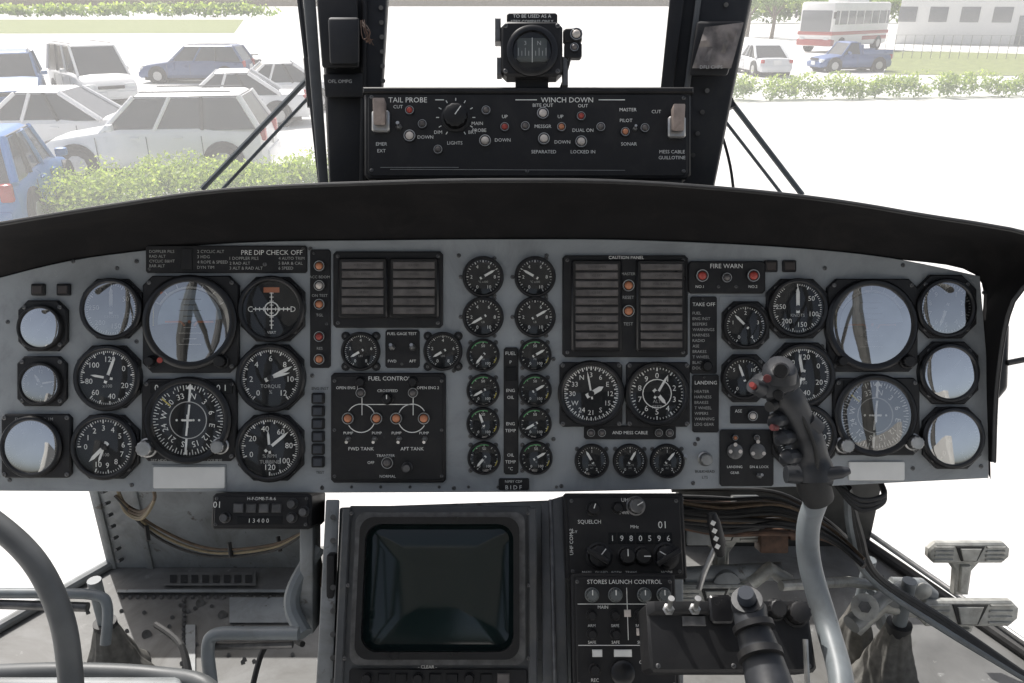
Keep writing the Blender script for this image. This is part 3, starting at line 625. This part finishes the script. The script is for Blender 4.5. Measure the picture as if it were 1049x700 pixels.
for x,r,a in((613,11,40),(641,8,0),(657,8,90),(681,11,-60)):b.knob(x,569,2,r,11,BLK,a)
b.hexa([b.p(600,560,10),b.p(622,572,10),b.p(620,577,10),b.p(598,565,10),b.p(600,560,19),b.p(622,572,19),b.p(620,577,19),b.p(598,565,19)],BLKG,.8)
b.hexa([b.p(668,574,10),b.p(692,560,10),b.p(694,565,10),b.p(670,579,10),b.p(668,574,19),b.p(692,560,19),b.p(694,565,19),b.p(670,579,19)],BLKG,.8)
for i,t in enumerate(('MAIN','GUARD','BOTH','TRANS')):b.text(t,600+i*15,585,3.8,WHT,2.4)
b.text('MODE',681,585,4.2,WHT,2.4)
for x,y in((586,514),(694,514),(586,584),(694,584)):b.screw(x,y,2,2)
b.text('UHF COM 2',585,555,5,WHT,2.4,rot=-pi/2);b.done()
f=fm(640,645,1.06,tl);b=B('stores_control_panel',f)
b.rect(586,590,694,760,-25,0,BLK,1.5,2);b.rect(590,594,690,700,0,2,BLK,1,2);b.text('STORES LAUNCH CONTROL',641,598,6,WHT,2.4)
for x,t in((607,'A'),(631,'B'),(661,'C'),(681,'D')):b.knob(x,611,2,6,8,mat('clear_knob',(.10,.11,.11),.3),0)
for y in(639,655):
    for x in(606,630,655,679):b.text(random.choice(['ARM','SAFE','PORT','STBD','SEL']),x,y+2,4,WHT,2.4)
b.text('MAIN',618,623,4.5,WHT,2.4);b.line(592,620,688,620,.7,2.4,WHT);b.line(643,604,643,655,.7,2.4,WHT);b.line(592,660,688,660,.7,2.4,WHT)
for x,y in((606,631),(630,631),(655,631),(679,631),(606,649),(630,649)):b.knob(x,y,2,4.5,8)
for x,y in((643,629),(667,629),(667,647),(655,647),(679,647)):b.rect(x-3.5,y-3.5,x+3.5,y+3.5,2,4,WLN,.7)
b.rect(606,664,616,671,2,4,PLAC,.8);b.rect(628,664,646,671,2,4,PLAC,.8);b.knob(608,683,2,5,8);b.lathe(636,686,[(12,2),(12,6),(9,8)],BLKG,24);b.text('REC',608,693,4.5,WHT,2.4);b.text('COMMAND',665,676,4.5,WHT,2.4)
for x,y in((592,598),(688,598),(592,697),(688,697)):b.screw(x,y,2,2)
b.done()
b=B('pedestal_trim_rail');b.hexa([C(554,515,1.15),C(577,508,1.15),C(577,508,1.18),C(554,515,1.18),C(556,760,1.03),C(584,760,1.03),C(584,760,1.07),C(556,760,1.07)],BZ,.003)
b.tube3([C(564,512,1.15),C(570,760,1.025)],.003,SCR,8)
b.done()
# ================= CYCLIC STICK
b=B('cyclic_stick')
b.tube3(cr([C(858,760,.80),C(862,700,.84),C(847,640,.90),C(830,580,.92),C(828,540,.92),C(838,508,.91)],8),[.0130]*41,TUB,20)
b.tube3([C(839,512,.91),C(834,500,.905),C(829,487,.90)],[.017,.019,.016],RUB,20)
b.tube3([C(826,514,.91),C(838,508,.91)],.004,RUB,8)
b.tube3(cr([C(836,492,.90),C(833,470,.90),C(824,445,.895),C(812,420,.89),C(800,400,.885),C(797,385,.885)],6),[.020]*5+[.0185,.0175,.0175,.018,.018,.0185,.018,.017,.0165,.0165,.017,.0175,.018,.0185,.019,.0195,.0195,.019,.019,.018,.018,.0175,.017,.017,.016,.014],STK,24)
for x,y in((808,468),(803,448),(796,430)):b.tube3(cr([C(x+8,y,.89),C(x-2,y+1,.875),C(x-6,y+6,.88)],4),[.007,.008,.009,.009,.009,.008,.006,.005,.004],STK,10)
b.tube3([C(840,486,.89),C(862,484,.885),C(870,482,.885)],[.008,.007,.004],STK,12)
b.tube3([C(805,486,.90),C(850,488,.90)],[.010,.012],STK,12)
b.box(C(794,392,.88),(.046,.045,.028),STK,.010,Matrix.Rotation(radians(-20),3,'Y'))
b.tube3([C(798,390,.87),C(799,378,.866),C(800,374,.862)],[.019,.018,.014],STK,20)
b.tube3([C(800,380,.855),C(800,380,.843)],[.009,.007],BLKG,16)
rdm=mat('red_dark',(.10,.02,.02),.5)
b.tube3([C(780,399,.865),C(771,395,.856)],[.009,.008],STK,14);b.tube3([C(772,396,.853),C(770,394,.846)],[.0035,.003],mat('red_button',(.24,.035,.03),.4),14)
b.tube3([C(786,388,.852),C(786,388,.846)],[.0045,.004],rdm,14)
b.tube3([C(797,405,.862),C(797,405,.855)],[.006,.005],BLKG,14);b.tube3([C(793,415,.872),C(788,417,.866)],.006,RUB,12);b.tube3([C(795,438,.872),C(791,438,.866)],[.004,.0035],rdm,14)
b.tube3([C(838,440,.89),C(828,430,.885)],.009,STK,12)
b.tube3(cr([C(818,420,.875),C(834,455,.878),C(838,485,.885)],5),.0025,RUB,8)
b.done()
# ================= COLLECTIVE SWITCH BOX
f=fm(748,650,.88,radians(-25));b=B('collective_control_box',f)
b.rect(664,618,832,686,-60,0,BLK,3,4)
b.hexa([b.p(664,618,0),b.p(832,618,0),b.p(832,632,0),b.p(664,632,0),b.p(672,618,5),b.p(824,618,5),b.p(824,628,5),b.p(672,628,5)],BLK,.5)
for x,u in((686,1),(713,1)):b.switch(x,626,4,1,1.5)
b.rect(728,612,752,640,0,8,BLKG,2,3)
b.knob(797,626,0,9,16);b.knob(818,630,0,11,18);b.rect(700,632,724,642,0,2,SCR,.6)
for x,y in((672,680),(824,680),(748,680)):b.screw(x,y,0,2.5)
b.done()
b=B('collective_lever')
b.tube3([C(768,624,.85),C(770,640,.835),C(775,655,.83),C(788,700,.80),C(800,780,.75)],[.018,.017,.019,.023,.026],STK,28)
b.tube3([C(766,622,.848),C(765,614,.84)],[.017,.016],STK,28);b.tube3([C(765,613,.838),C(764,607,.83)],[.010,.008],mat('blue_grey_knob',(.03,.036,.048),.6,spec=.25),24)
b.tube3([C(771,640,.832),C(773,646,.828)],[.0215,.0215],BLK,28);b.tube3([C(778,668,.815),C(780,675,.81)],[.023,.023],BLK,28)
b.tube3([C(825,655,.86),C(828,720,.84)],[.003,.003],MET,8)
b.done()
b=B('brake_lever');
b.tube3(cr([C(716,604,1.1),C(722,585,1.1),C(733,560,1.1),C(736,545,1.1)],5),.004,MET,10)
b.tube3([C(738,568,1.1),C(736,556,1.09),C(731,535,1.09),C(729,526,1.09)],[.006,.010,.009,.006],BLK,16)
for k in range(4):b.box(C(735-k*1.5,560-k*8,1.080),(.006,.002,.006),WHT,.0005,Matrix.Rotation(.5,3,'Y'))
b.done()
# ================= PEDALS
def pedal(x0,x1,yt,yb,d,stem,name='rudder_pedal'):
    f=fm((x0+x1)/2,(yt+yb)/2,d,radians(10));b=B(name,f);w=x1-x0;hh=yb-yt;xm=(x0+x1)/2
    b.rect(x0,yt,x1,yb,-5,3,PED,2,hh*.3)
    b.plate([(xm-w*.18,yt+3),(xm+w*.18,yt+3),(xm+w*.10,yb-3),(xm-w*.10,yb-3)],3,4.2,BAY,.5)
    b.plate([(xm-w*.13,yt+5),(xm+w*.13,yt+5),(xm+w*.08,yb-4),(xm-w*.08,yb-4)],4.2,5.5,PED,.6)
    for i in range(4):
        yy=yt+3+(hh-6)*i/3.5
        for a,c in((x0+w*.07,x0+w*.30),(x1-w*.30,x1-w*.07)):b.rect(a,yy,c,yy+2,3,4.6,PED,.6)
    b.plate([(xm-w*.22,yb-2),(xm+w*.22,yb-2),(xm+w*.1,yb+stem*.3),(xm+w*.09,yb+stem),(xm-w*.09,yb+stem),(xm-w*.1,yb+stem*.3)],-12,-3,PED,1.5)
    b.plate([(xm-5,yb+4),(xm+5,yb+4),(xm+4,yb+stem-4),(xm-4,yb+stem-4)],-3,0,PED,1);return b
pedal(950,1033,555,577,1.5,38).done()
b=pedal(940,1042,614,642,1.4,10)
b.tube3([b.p(940,628,-6),b.p(905,622,-6),b.p(880,650,-8)],[8,9,9],PED,12);b.tube3([b.p(960,615,-10),b.p(945,604,-10),b.p(915,600,-10)],[7,9,6],GREY2,12);b.lathe(918,612,[(14,-14),(14,0),(10,2)],GREY2,20);b.lathe(945,606,[(9,-14),(9,-2),(6,0)],PED,20);b.done()
pedal(698,783,535,556,1.42,46).done()
b=pedal(692,770,598,622,1.38,10);b.tube3([b.p(770,600,-8),b.p(790,585,-8),b.p(810,600,-10)],[8,8,8],PED,12);b.lathe(745,600,[(14,-14),(14,-2),(10,0)],GREY2,20);b.done()
b=B('control_rod');b.tube3([FLR(905,640,.02),FLR(895,610,.2)],.014,TUB,10);b.tube3([C(700,590,1.4),C(800,585,1.4)],.016,GREY2,12);b.tube3([C(740,556,1.48),C(738,640,1.4)],.012,PED,10)
b.tube3([C(800,600,1.35),C(870,596,1.4),C(900,600,1.4)],.009,PED,10);b.tube3([C(872,640,1.35),C(905,612,1.38),C(930,598,1.4)],[.016,.013,.010],GREY2,12)
b.tube3([C(886,622,1.36),C(886,622,1.32)],.022,PED,16);b.tube3([C(886,622,1.33),C(886,622,1.31)],.010,SCR,6);b.done()
def boot(x,y,d,r,h):
    b=B('canvas_gaiter');c=C(x,y,d);seg=72;vs=[];fs=[];L=26;e=M.to_3x3().inverted();ph=random.random()*6
    for j in range(L):
        t=j/(L-1);prof=(1-.72*t**.75)*(1+.05*sin(t*pi*5)*(1-t))
        for k in range(seg):
            a=2*pi*k/seg;q=r*prof*(1+(.07*sin(5*a+ph+2*t)+.05*sin(9*a-ph+3*t)+.03*sin(17*a+5*t))*(1-.5*t))
            hz=h*t+h*.03*sin(3*a+ph)
            vs.append(c+e@Vector((q*cos(a),q*sin(a),hz)))
    for j in range(L-1):
        for k in range(seg):fs.append([j*seg+k,j*seg+(k+1)%seg,(j+1)*seg+(k+1)%seg,(j+1)*seg+k])
    fs.append([(L-1)*seg+k for k in range(seg)]);b.add(vs,fs,CLOTH)
    tc=sum((vs[(L-1)*seg+k] for k in range(seg)),Vector())/seg
    b.tube3([tc-UPV*.012,tc+UPV*.006],r*.31,CABK,24);b.tube3([tc,tc+UPV*.10],.012,TUB,12);b.done(ang=80)
boot(122,695,tz(122,695,FD),.065,.13);boot(905,706,tz(905,706,FD),.07,.15);boot(872,662,tz(872,662,FD),.05,.11)
# ================= LEFT TUBES / SEAT
b=B('seat_armrest_tube');b.tube3(cr([C(-60,505,.78),C(-10,533,.78),C(35,575,.78),C(62,630,.78),C(72,690,.78),C(74,760,.76)],8),.0115,TUBD,18);b.done()
b=B('handrail_tube');b.tube3(cr([C(-40,608,1.0),C(50,608,1.0),C(98,610,1.0),C(110,622,1.0),C(108,660,1.0)],6),.0065,TUB,14);b.tube3([C(-40,618,1.0),C(90,622,1.0)],.006,SCR,12);b.done()
b=B('handrail_tube');b.tube3(cr([C(222,760,.95),C(216,700,.96),C(213,664,.97),C(222,650,.97),C(260,649,.97),C(306,649,.97)],6),.008,TUB,14);b.tube3([C(216,662,.98),C(300,660,.98)],.005,SCR,10);b.done()
b=B('seat_frame');b.tube3(cr([C(-40,692,.9),C(60,688,.9),C(160,692,.9),C(215,706,.88),C(230,760,.86)],6),.010,TUBD,14);b.hexa([C(-60,694,.88),C(185,694,.88),C(185,694,.92),C(-60,694,.92),C(-60,800,.80),C(210,800,.80),C(210,800,.9),C(-60,800,.9)],GREY2,.006);b.done()
b=B('black_hose');b.tube3(cr([C(255,720,1.3),C(268,670,1.35),C(285,650,1.38),C(310,660,1.3)],6),.005,CABK,8);b.tube3(cr([C(195,700,1.2),C(185,660,1.4),C(160,640,1.5)],6),.006,CABK,8);b.done()
# ================= OUTSIDE
def W(name):return B(name,None,True)
CON=mat('concrete_apron',(.66,.65,.63),.9,0,.05,.6,0)
b=W('ground');S=900;b.add([(-S,-S,0),(S,-S,0),(S,S,0),(-S,S,0)],[[0,1,2,3]],CON);b.done()
GRS=mat('grass',(.20,.23,.085),.95,0,.3,2)
def strip(name,px,z,m):
    b=W(name);b.add([(G(x,y,z).x,G(x,y,z).y,z) for x,y in px],[list(range(len(px)))],m);return b.done()
strip('grass_field',[(-200,35),(240,34),(250,20),(-200,20)],.02,GRS)
strip('grass_field',[(905,76),(1250,80),(1250,60),(915,52)],.02,GRS)
strip('grass_verge',[(-40,300),(340,290),(340,215),(-20,245)],.02,GRS)
strip('parking_lot',[(-200,180),(330,150),(320,50),(-200,46)],.008,mat('pale_parking_concrete',(.60,.60,.58),.9,0,.06,1))
LINE=mat('white_line_paint',(.8,.8,.8),.7)
for i in range(7):
    x=20+i*45;strip('parking_bay_line',[(x,120),(x+3,120),(x+24,98),(x+22,98)],.014,LINE)
CG=mat('car_window_glass',(.05,.055,.06),.08,0,.1,3);TYR=mat('tyre_rubber',(.03,.03,.03),.8);RIM=mat('wheel_alloy',(.45,.45,.45),.35,.6);TL=mat('tail_lamp',(.4,.03,.03),.2);HLm=mat('head_lamp',(.7,.72,.72),.1)
UND=mat('car_underside',(.03,.03,.03),.8);PLT=mat('number_plate',(.7,.7,.7),.5);SEAM=mat('door_seam',(.16,.16,.16),.7)
def car(name,pos,hd,col,L=4.2,Wd=1.7,Ht=1.5,kind='hatch',met=.2):
    b=W(name);R=Matrix.Translation((pos.x,pos.y,0))@Matrix.Rotation(hd,4,'Z');b.T=R
    pm=mat('car_paint_%s_%d'%(name,len(MT)),col,.3,met if max(col)<.5 else 0,.04,3);w=Wd/2;l=L/2;be=Ht*.60 if kind!='van' else Ht*.54
    if kind=='van':st=[(-l,.55,.86),(-l+.08,be-.02,.95),(-l*.4,be,1),(l*.45,be,1),(l*.72,be-.05,.98),(l*.93,be*.74,.93),(l,.5,.85)]
    elif kind=='hatch' or kind=='wagon':st=[(-l,.55,.84),(-l+.1,be-.03,.94),(-l*.4,be,1),(l*.25,be,1),(l*.42,be-.05,.99),(l*.85,be*.8,.93),(l*.97,be*.65,.87),(l,.45,.82)]
    else:st=[(-l,.5,.84),(-l+.08,be-.04,.92),(-l*.55,be-.01,.98),(-l*.3,be,1),(l*.3,be,1),(l*.45,be-.06,.99),(l*.88,be*.78,.92),(l,.45,.84)]
    fs=[];vs=[]
    for x,zt,k in st:
        ww=w*k;half=[(ww*.9,.22),(ww,.34),(ww*1.0,.34+(zt-.34)*.5),(ww*.975,zt-.07 if zt>.5 else zt*.95),(ww*.9,zt),(ww*.45,zt+.025)]
        ring=[(x,y,z) for y,z in half]+[(x,-y,z) for y,z in half[::-1]];vs+=ring;n=len(ring)
    for i in range(len(st)-1):
        for k in range(n):fs.append([i*n+k,i*n+(k+1)%n,(i+1)*n+(k+1)%n,(i+1)*n+k])
    fs.append(list(range(n)));fs.append([(len(st)-1)*n+k for k in range(n)]);b.add(vs,fs,pm)
    if kind=='van':g=(-l+.1,-l+.28,l*.36,l*.74)
    elif kind in('hatch',):g=(-l+.12,-l+.55,l*.08,l*.42)
    elif kind=='wagon':g=(-l+.1,-l+.42,l*.1,l*.42)
    elif kind=='pickup':g=(-l*.08,-l*.02,l*.22,l*.45)
    else:g=(-l*.68,-l*.32,l*.08,l*.42)
    wb,wt=w*.93,w*.76;zb=be-.02
    x0,x1,x2,x3=g
    b.add([(x0,-wb,zb),(x3,-wb*.93,zb-.05),(x3,wb*.93,zb-.05),(x0,wb,zb),(x1,-wt,Ht-.04),(x2,-wt,Ht-.04),(x2,wt,Ht-.04),(x1,wt,Ht-.04)],[[0,1,5,4],[1,2,6,5],[2,3,7,6],[3,0,4,7],[4,5,6,7]],CG)
    b.hexa([(x1-.03,-wt-.02,Ht-.07),(x2+.04,-wt-.02,Ht-.07),(x2+.04,wt+.02,Ht-.07),(x1-.03,wt+.02,Ht-.07),(x1+.08,-wt+.1,Ht),(x2-.06,-wt+.1,Ht),(x2-.06,wt-.1,Ht),(x1+.08,wt-.1,Ht)],pm,.02)
    for sgn in(-1,1):
        for a,c,r in(((x0,sgn*wb,zb),(x1,sgn*wt,Ht-.05),.055),((x3,sgn*wb*.93,zb-.05),(x2,sgn*wt,Ht-.05),.04)):b.tube3([a,c],r,pm,8)
        for q in([.36,.66] if kind!='pickup' else []):
            xb=x0+(x3-x0)*q*1.0;xt=x1+(x2-x1)*q;b.tube3([(xb,sgn*wb*.985,zb),(xt,sgn*(wt+.01),Ht-.05)],.035,pm if q>.5 else UND,6)
        for xx in(l*.02,-l*.45,l*.45):b.box((xx,sgn*(w*1.0),be*.62),(.012,.012,be*.5),SEAM)
        b.box((l*.30,sgn*(w+.08),be+.06),(.12,.17,.12),pm,.03)
        for xx in(-l*.25,l*.12):b.box((xx,sgn*(w*1.0+.005),be-.14),(.16,.03,.03),pm,.006)
        for xx in(-l*.62,l*.64):
            b.tube3([(xx,sgn*(w-.24),.31),(xx,sgn*(w+.006),.31)],.37,UND,24)
            b.tube3([(xx,sgn*(w-.2),.3),(xx,sgn*(w-.01),.3),(xx,sgn*(w+.015),.3)],[.31,.31,.28],TYR,24)
            b.tube3([(xx,sgn*(w),.3),(xx,sgn*(w+.022),.3)],[.2,.17],RIM,10)
        zt=be-.12 if kind!='van' else be+.05
        b.box((-l+.06,sgn*w*.80,zt),(.13,w*.2,.24 if kind!='sedan' else .15),TL,.03)
        b.box((l*.93,sgn*w*.66,be*.62),(.22,w*.36,.16),HLm,.04)
    b.box((l-.02,0,.36),(.12,Wd*.82,.2),pm,.04);b.box((-l+.02,0,.38),(.12,Wd*.84,.22),pm,.04);b.box((l+.005,0,.58),(.06,Wd*.45,.10),UND,.02)
    b.box((l+.05,0,.4),(.02,.34,.17),PLT);b.box((-l-.03,0,.62),(.03,.34,.17),PLT)
    b.box((0,0,.2),(L*.9,Wd*.86,.14),UND)
    if kind=='wagon' or kind=='van':
        for sgn in(-1,1):b.tube3([(x1+.15,sgn*wt*.9,Ht+.03),(x2-.1,sgn*wt*.9,Ht+.03)],.014,SEAM,6)
    if kind=='pickup':
        b.box((-l*.55,0,be+.005),(L*.4,Wd*.8,.05),UND);b.box((-l*.13,0,Ht*.75),(.05,Wd*.85,.4),pm,.01)
        for sgn in(-1,1):b.box((-l*.55,sgn*w*.92,be+.08),(L*.42,.06,.2),pm,.01)
    b.done()
WH=(.84,.84,.84)
car('parked_car',G(2,226),radians(106),(.05,.19,.50),3.4,1.6,1.4,'hatch')
car('parked_car',G(172,176),radians(187),WH,4.1,1.65,1.5,'wagon')
car('parked_car',G(52,160),radians(188),WH,4.2,1.7,1.4,'sedan')
car('parked_car',G(18,110),radians(-62),(.09,.16,.32),4.4,1.75,1.65,'wagon')
car('parked_van',G(98,103),radians(-50),(.72,.72,.72),4.5,1.75,1.8,'van')
car('parked_car',G(205,84),radians(182),(.08,.12,.25),4.3,1.72,1.45,'wagon')
car('parked_car',G(280,112),radians(200),WH,4.2,1.7,1.4,'sedan')
car('parked_car',G(235,128),radians(195),WH,4.2,1.7,1.4,'sedan')
car('parked_car',G(778,76),radians(95),(.65,.66,.68),3.8,1.6,1.3,'sedan')
car('pickup_truck',G(868,73),radians(190),(.09,.14,.30),3.6,1.55,1.35,'pickup')
b=W('motorcycle');p=G(268,82);b.T=Matrix.Translation((p.x,p.y,0))@Matrix.Rotation(2.6,4,'Z')
for x in(-.7,.7):
    b.tube3([(x+.27*cos(a),0,.3+.27*sin(a)) for a in [k*pi/8 for k in range(17)]],.05,TYR,8);b.tube3([(x,-.04,.3),(x,.04,.3)],.09,RIM,12)
b.tube3([(.7,0,.3),(.5,0,.75),(.42,0,1.0)],.04,MET,8);b.tube3([(.42,-.35,1.0),(.42,.35,1.0)],.02,CABK,8);b.box((.2,0,.72),(.5,.26,.24),mat('bike_paint',(.03,.03,.04),.3),.08);b.box((-.35,0,.72),(.6,.24,.1),CABK,.04);b.box((0,0,.42),(.5,.3,.3),SCR,.05);b.tube3([(-.7,0,.3),(0,0,.5)],.04,SCR,8);b.box((.55,0,.9),(.14,.16,.16),HLm,.05);b.done()
b=W('tour_bus');p=G(862,52);hd=radians(222);b.T=Matrix.Translation((p.x,p.y,0))@Matrix.Rotation(hd,4,'Z')
bw=mat('bus_white_paint',(.80,.79,.78),.35,0,.05,2);br=mat('bus_red_paint',(.42,.10,.09),.4);bg_=mat('bus_window_glass',(.16,.17,.18),.1)
b.box((0,0,1.75),(8,2.4,2.7),bw,.18);b.box((0,0,2.15),(7.6,2.44,.85),bg_,.05);b.box((3.92,0,1.95),(.22,2.1,1.3),bg_,.06);b.box((0,0,1.2),(8.04,2.45,.22),br,.03);b.box((-2,0,.85),(3.6,2.45,.25),br,.03);b.box((3.8,0,.65),(.5,2.42,.4),br,.06)
for x in(-2.6,2.6):
    for s in(-1,1):b.tube3([(x,s*.9,.48),(x,s*1.24,.48)],.48,TYR,24);b.tube3([(x,s*1.2,.48),(x,s*1.26,.48)],.26,RIM,16)
for i in range(-3,4):
    for s in(-1,1):b.box((i*1.1,s*1.225,2.15),(.1,.03,.85),bw)
for s in(-1,1):b.box((4.0,s*.85,.85),(.08,.35,.2),HLm,.03);b.box((4.2,s*1.35,2.3),(.12,.15,.4),CABK,.03)
b.box((0,0,3.15),(3,1.4,.2),bw,.06);b.done()
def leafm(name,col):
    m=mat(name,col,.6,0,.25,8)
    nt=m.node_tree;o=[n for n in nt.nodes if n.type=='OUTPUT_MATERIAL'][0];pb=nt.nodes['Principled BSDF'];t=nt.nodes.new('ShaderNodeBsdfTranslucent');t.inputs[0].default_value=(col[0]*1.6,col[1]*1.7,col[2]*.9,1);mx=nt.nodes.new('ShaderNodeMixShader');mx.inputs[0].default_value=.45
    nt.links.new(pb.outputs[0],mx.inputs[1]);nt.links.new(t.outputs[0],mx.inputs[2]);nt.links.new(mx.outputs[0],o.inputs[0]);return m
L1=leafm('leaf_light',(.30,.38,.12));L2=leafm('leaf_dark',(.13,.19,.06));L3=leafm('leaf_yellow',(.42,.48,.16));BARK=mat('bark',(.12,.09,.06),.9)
def clump(b,c,r,n,s):
    c=Vector(c)
    lob=[(c+Vector((random.gauss(0,.38)*r[0],random.gauss(0,.38)*r[1],random.uniform(-.2,.45)*r[2])),random.uniform(.35,.7)) for _ in range(7)]
    for i in range(n):
        q,k=random.choice(lob);d=Vector((random.gauss(0,1),random.gauss(0,1),random.gauss(0,1)));d.normalize();rr_=random.uniform(.55,1)**.5
        p=q+Vector((d.x*r[0],d.y*r[1],d.z*r[2]))*k*rr_
        if p.z<.02:continue
        a=Vector((random.uniform(-1,1),random.uniform(-1,1),random.uniform(-1,1)));a.normalize();e=a.cross(d)
        if e.length<.1:continue
        e.normalize();ss=s*random.uniform(.6,1.3)
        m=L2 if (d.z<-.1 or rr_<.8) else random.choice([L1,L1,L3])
        b.add([p-a*ss,p+e*ss*.5,p+a*ss,p-e*ss*.5],[[0,1,2,3]],m)
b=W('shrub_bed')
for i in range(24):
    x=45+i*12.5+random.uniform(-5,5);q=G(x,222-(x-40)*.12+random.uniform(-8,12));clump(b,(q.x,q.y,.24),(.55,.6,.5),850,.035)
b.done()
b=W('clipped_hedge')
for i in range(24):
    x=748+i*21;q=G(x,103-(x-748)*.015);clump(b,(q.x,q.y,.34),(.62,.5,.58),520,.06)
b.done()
def tree(p,h,name='broadleaf_tree'):
    b=W(name);b.tube3([(p.x,p.y,0),(p.x+.1,p.y,h*.3),(p.x,p.y+.1,h*.6)],[h*.04,h*.03,h*.015],BARK,8)
    for k in range(6):
        a=k*1.05;b.tube3([(p.x,p.y,h*.35),(p.x+cos(a)*h*.22,p.y+sin(a)*h*.22,h*.62)],[h*.015,h*.006],BARK,6)
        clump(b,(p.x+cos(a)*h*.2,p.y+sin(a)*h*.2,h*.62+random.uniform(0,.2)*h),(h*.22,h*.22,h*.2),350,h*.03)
    b.done()
for x,y,h in((790,40,5),(765,38,5),(1040,30,9)):tree(G(x,y),h)
b=W('distant_treeline')
for i in range(26):
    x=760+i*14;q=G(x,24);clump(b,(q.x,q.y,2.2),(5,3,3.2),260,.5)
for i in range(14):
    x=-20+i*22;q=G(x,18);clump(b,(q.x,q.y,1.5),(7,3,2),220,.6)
b.done()
b=W('white_warehouse');q=G(985,44);b.T=Matrix.Translation((q.x,q.y,0))@Matrix.Rotation(radians(-25),4,'Z');wm=mat('warehouse_wall',(.75,.75,.73),.7)
b.box((0,0,2),(10,8,4),wm,.03);b.box((0,0,4.1),(10.6,8.6,.25),mat('roof_edge',(.35,.35,.37),.6),.03)
for i in range(-2,2):b.box((i*2.2,-4.02,2.2),(1.3,.06,1.1),bg_,.01)
b.box((3.9,-4.02,1.1),(1.1,.06,2.1),GREY2,.01);b.done()
b=W('chain_link_fence')
a,c=G(905,60),G(1200,62)
for i in range(31):
    p=a.lerp(c,i/30);b.tube3([(p.x,p.y,0),(p.x,p.y,1.3)],.02,MET,6)
for z in(.4,.8,1.3):b.tube3([(a.x,a.y,z),(c.x,c.y,z)],.01,MET,6)
b.done()
# ================= CAMERA, LIGHT
cd=bpy.data.cameras.new('Camera');cam=bpy.data.objects.new('Camera',cd);sc.collection.objects.link(cam)
cam.location=(0,0,H);cam.rotation_euler=(pi/2-P,0,0);cd.sensor_width=36;cd.lens=F/1049*36;cd.clip_start=.02;cd.clip_end=3000;sc.camera=cam
EL,AZ=radians(52),radians(-35)
w=bpy.data.worlds.new('World');sc.world=w;w.use_nodes=True;nt=w.node_tree
sk=nt.nodes.new('ShaderNodeTexSky');sk.sky_type='NISHITA';sk.sun_disc=False;sk.sun_elevation=EL;sk.sun_rotation=AZ;sk.air_density=1.0;sk.dust_density=5;sk.ozone_density=1
hs=nt.nodes.new('ShaderNodeHueSaturation');hs.inputs['Saturation'].default_value=.58
bg=nt.nodes['Background'];nt.links.new(sk.outputs[0],hs.inputs['Color']);nt.links.new(hs.outputs[0],bg.inputs[0]);bg.inputs[1].default_value=.15
sd=bpy.data.lights.new('sun','SUN');sd.energy=5;sd.angle=radians(.5);sd.color=(1,.97,.93);so=bpy.data.objects.new('sun',sd);sc.collection.objects.link(so)
dv=Vector((sin(AZ)*cos(EL),cos(AZ)*cos(EL),sin(EL)));so.rotation_euler=dv.to_track_quat('Z','Y').to_euler();so.location=(0,0,20)
sc.view_settings.view_transform='Standard';sc.view_settings.look='None';sc.view_settings.exposure=0
print('objects',len(bpy.data.objects))
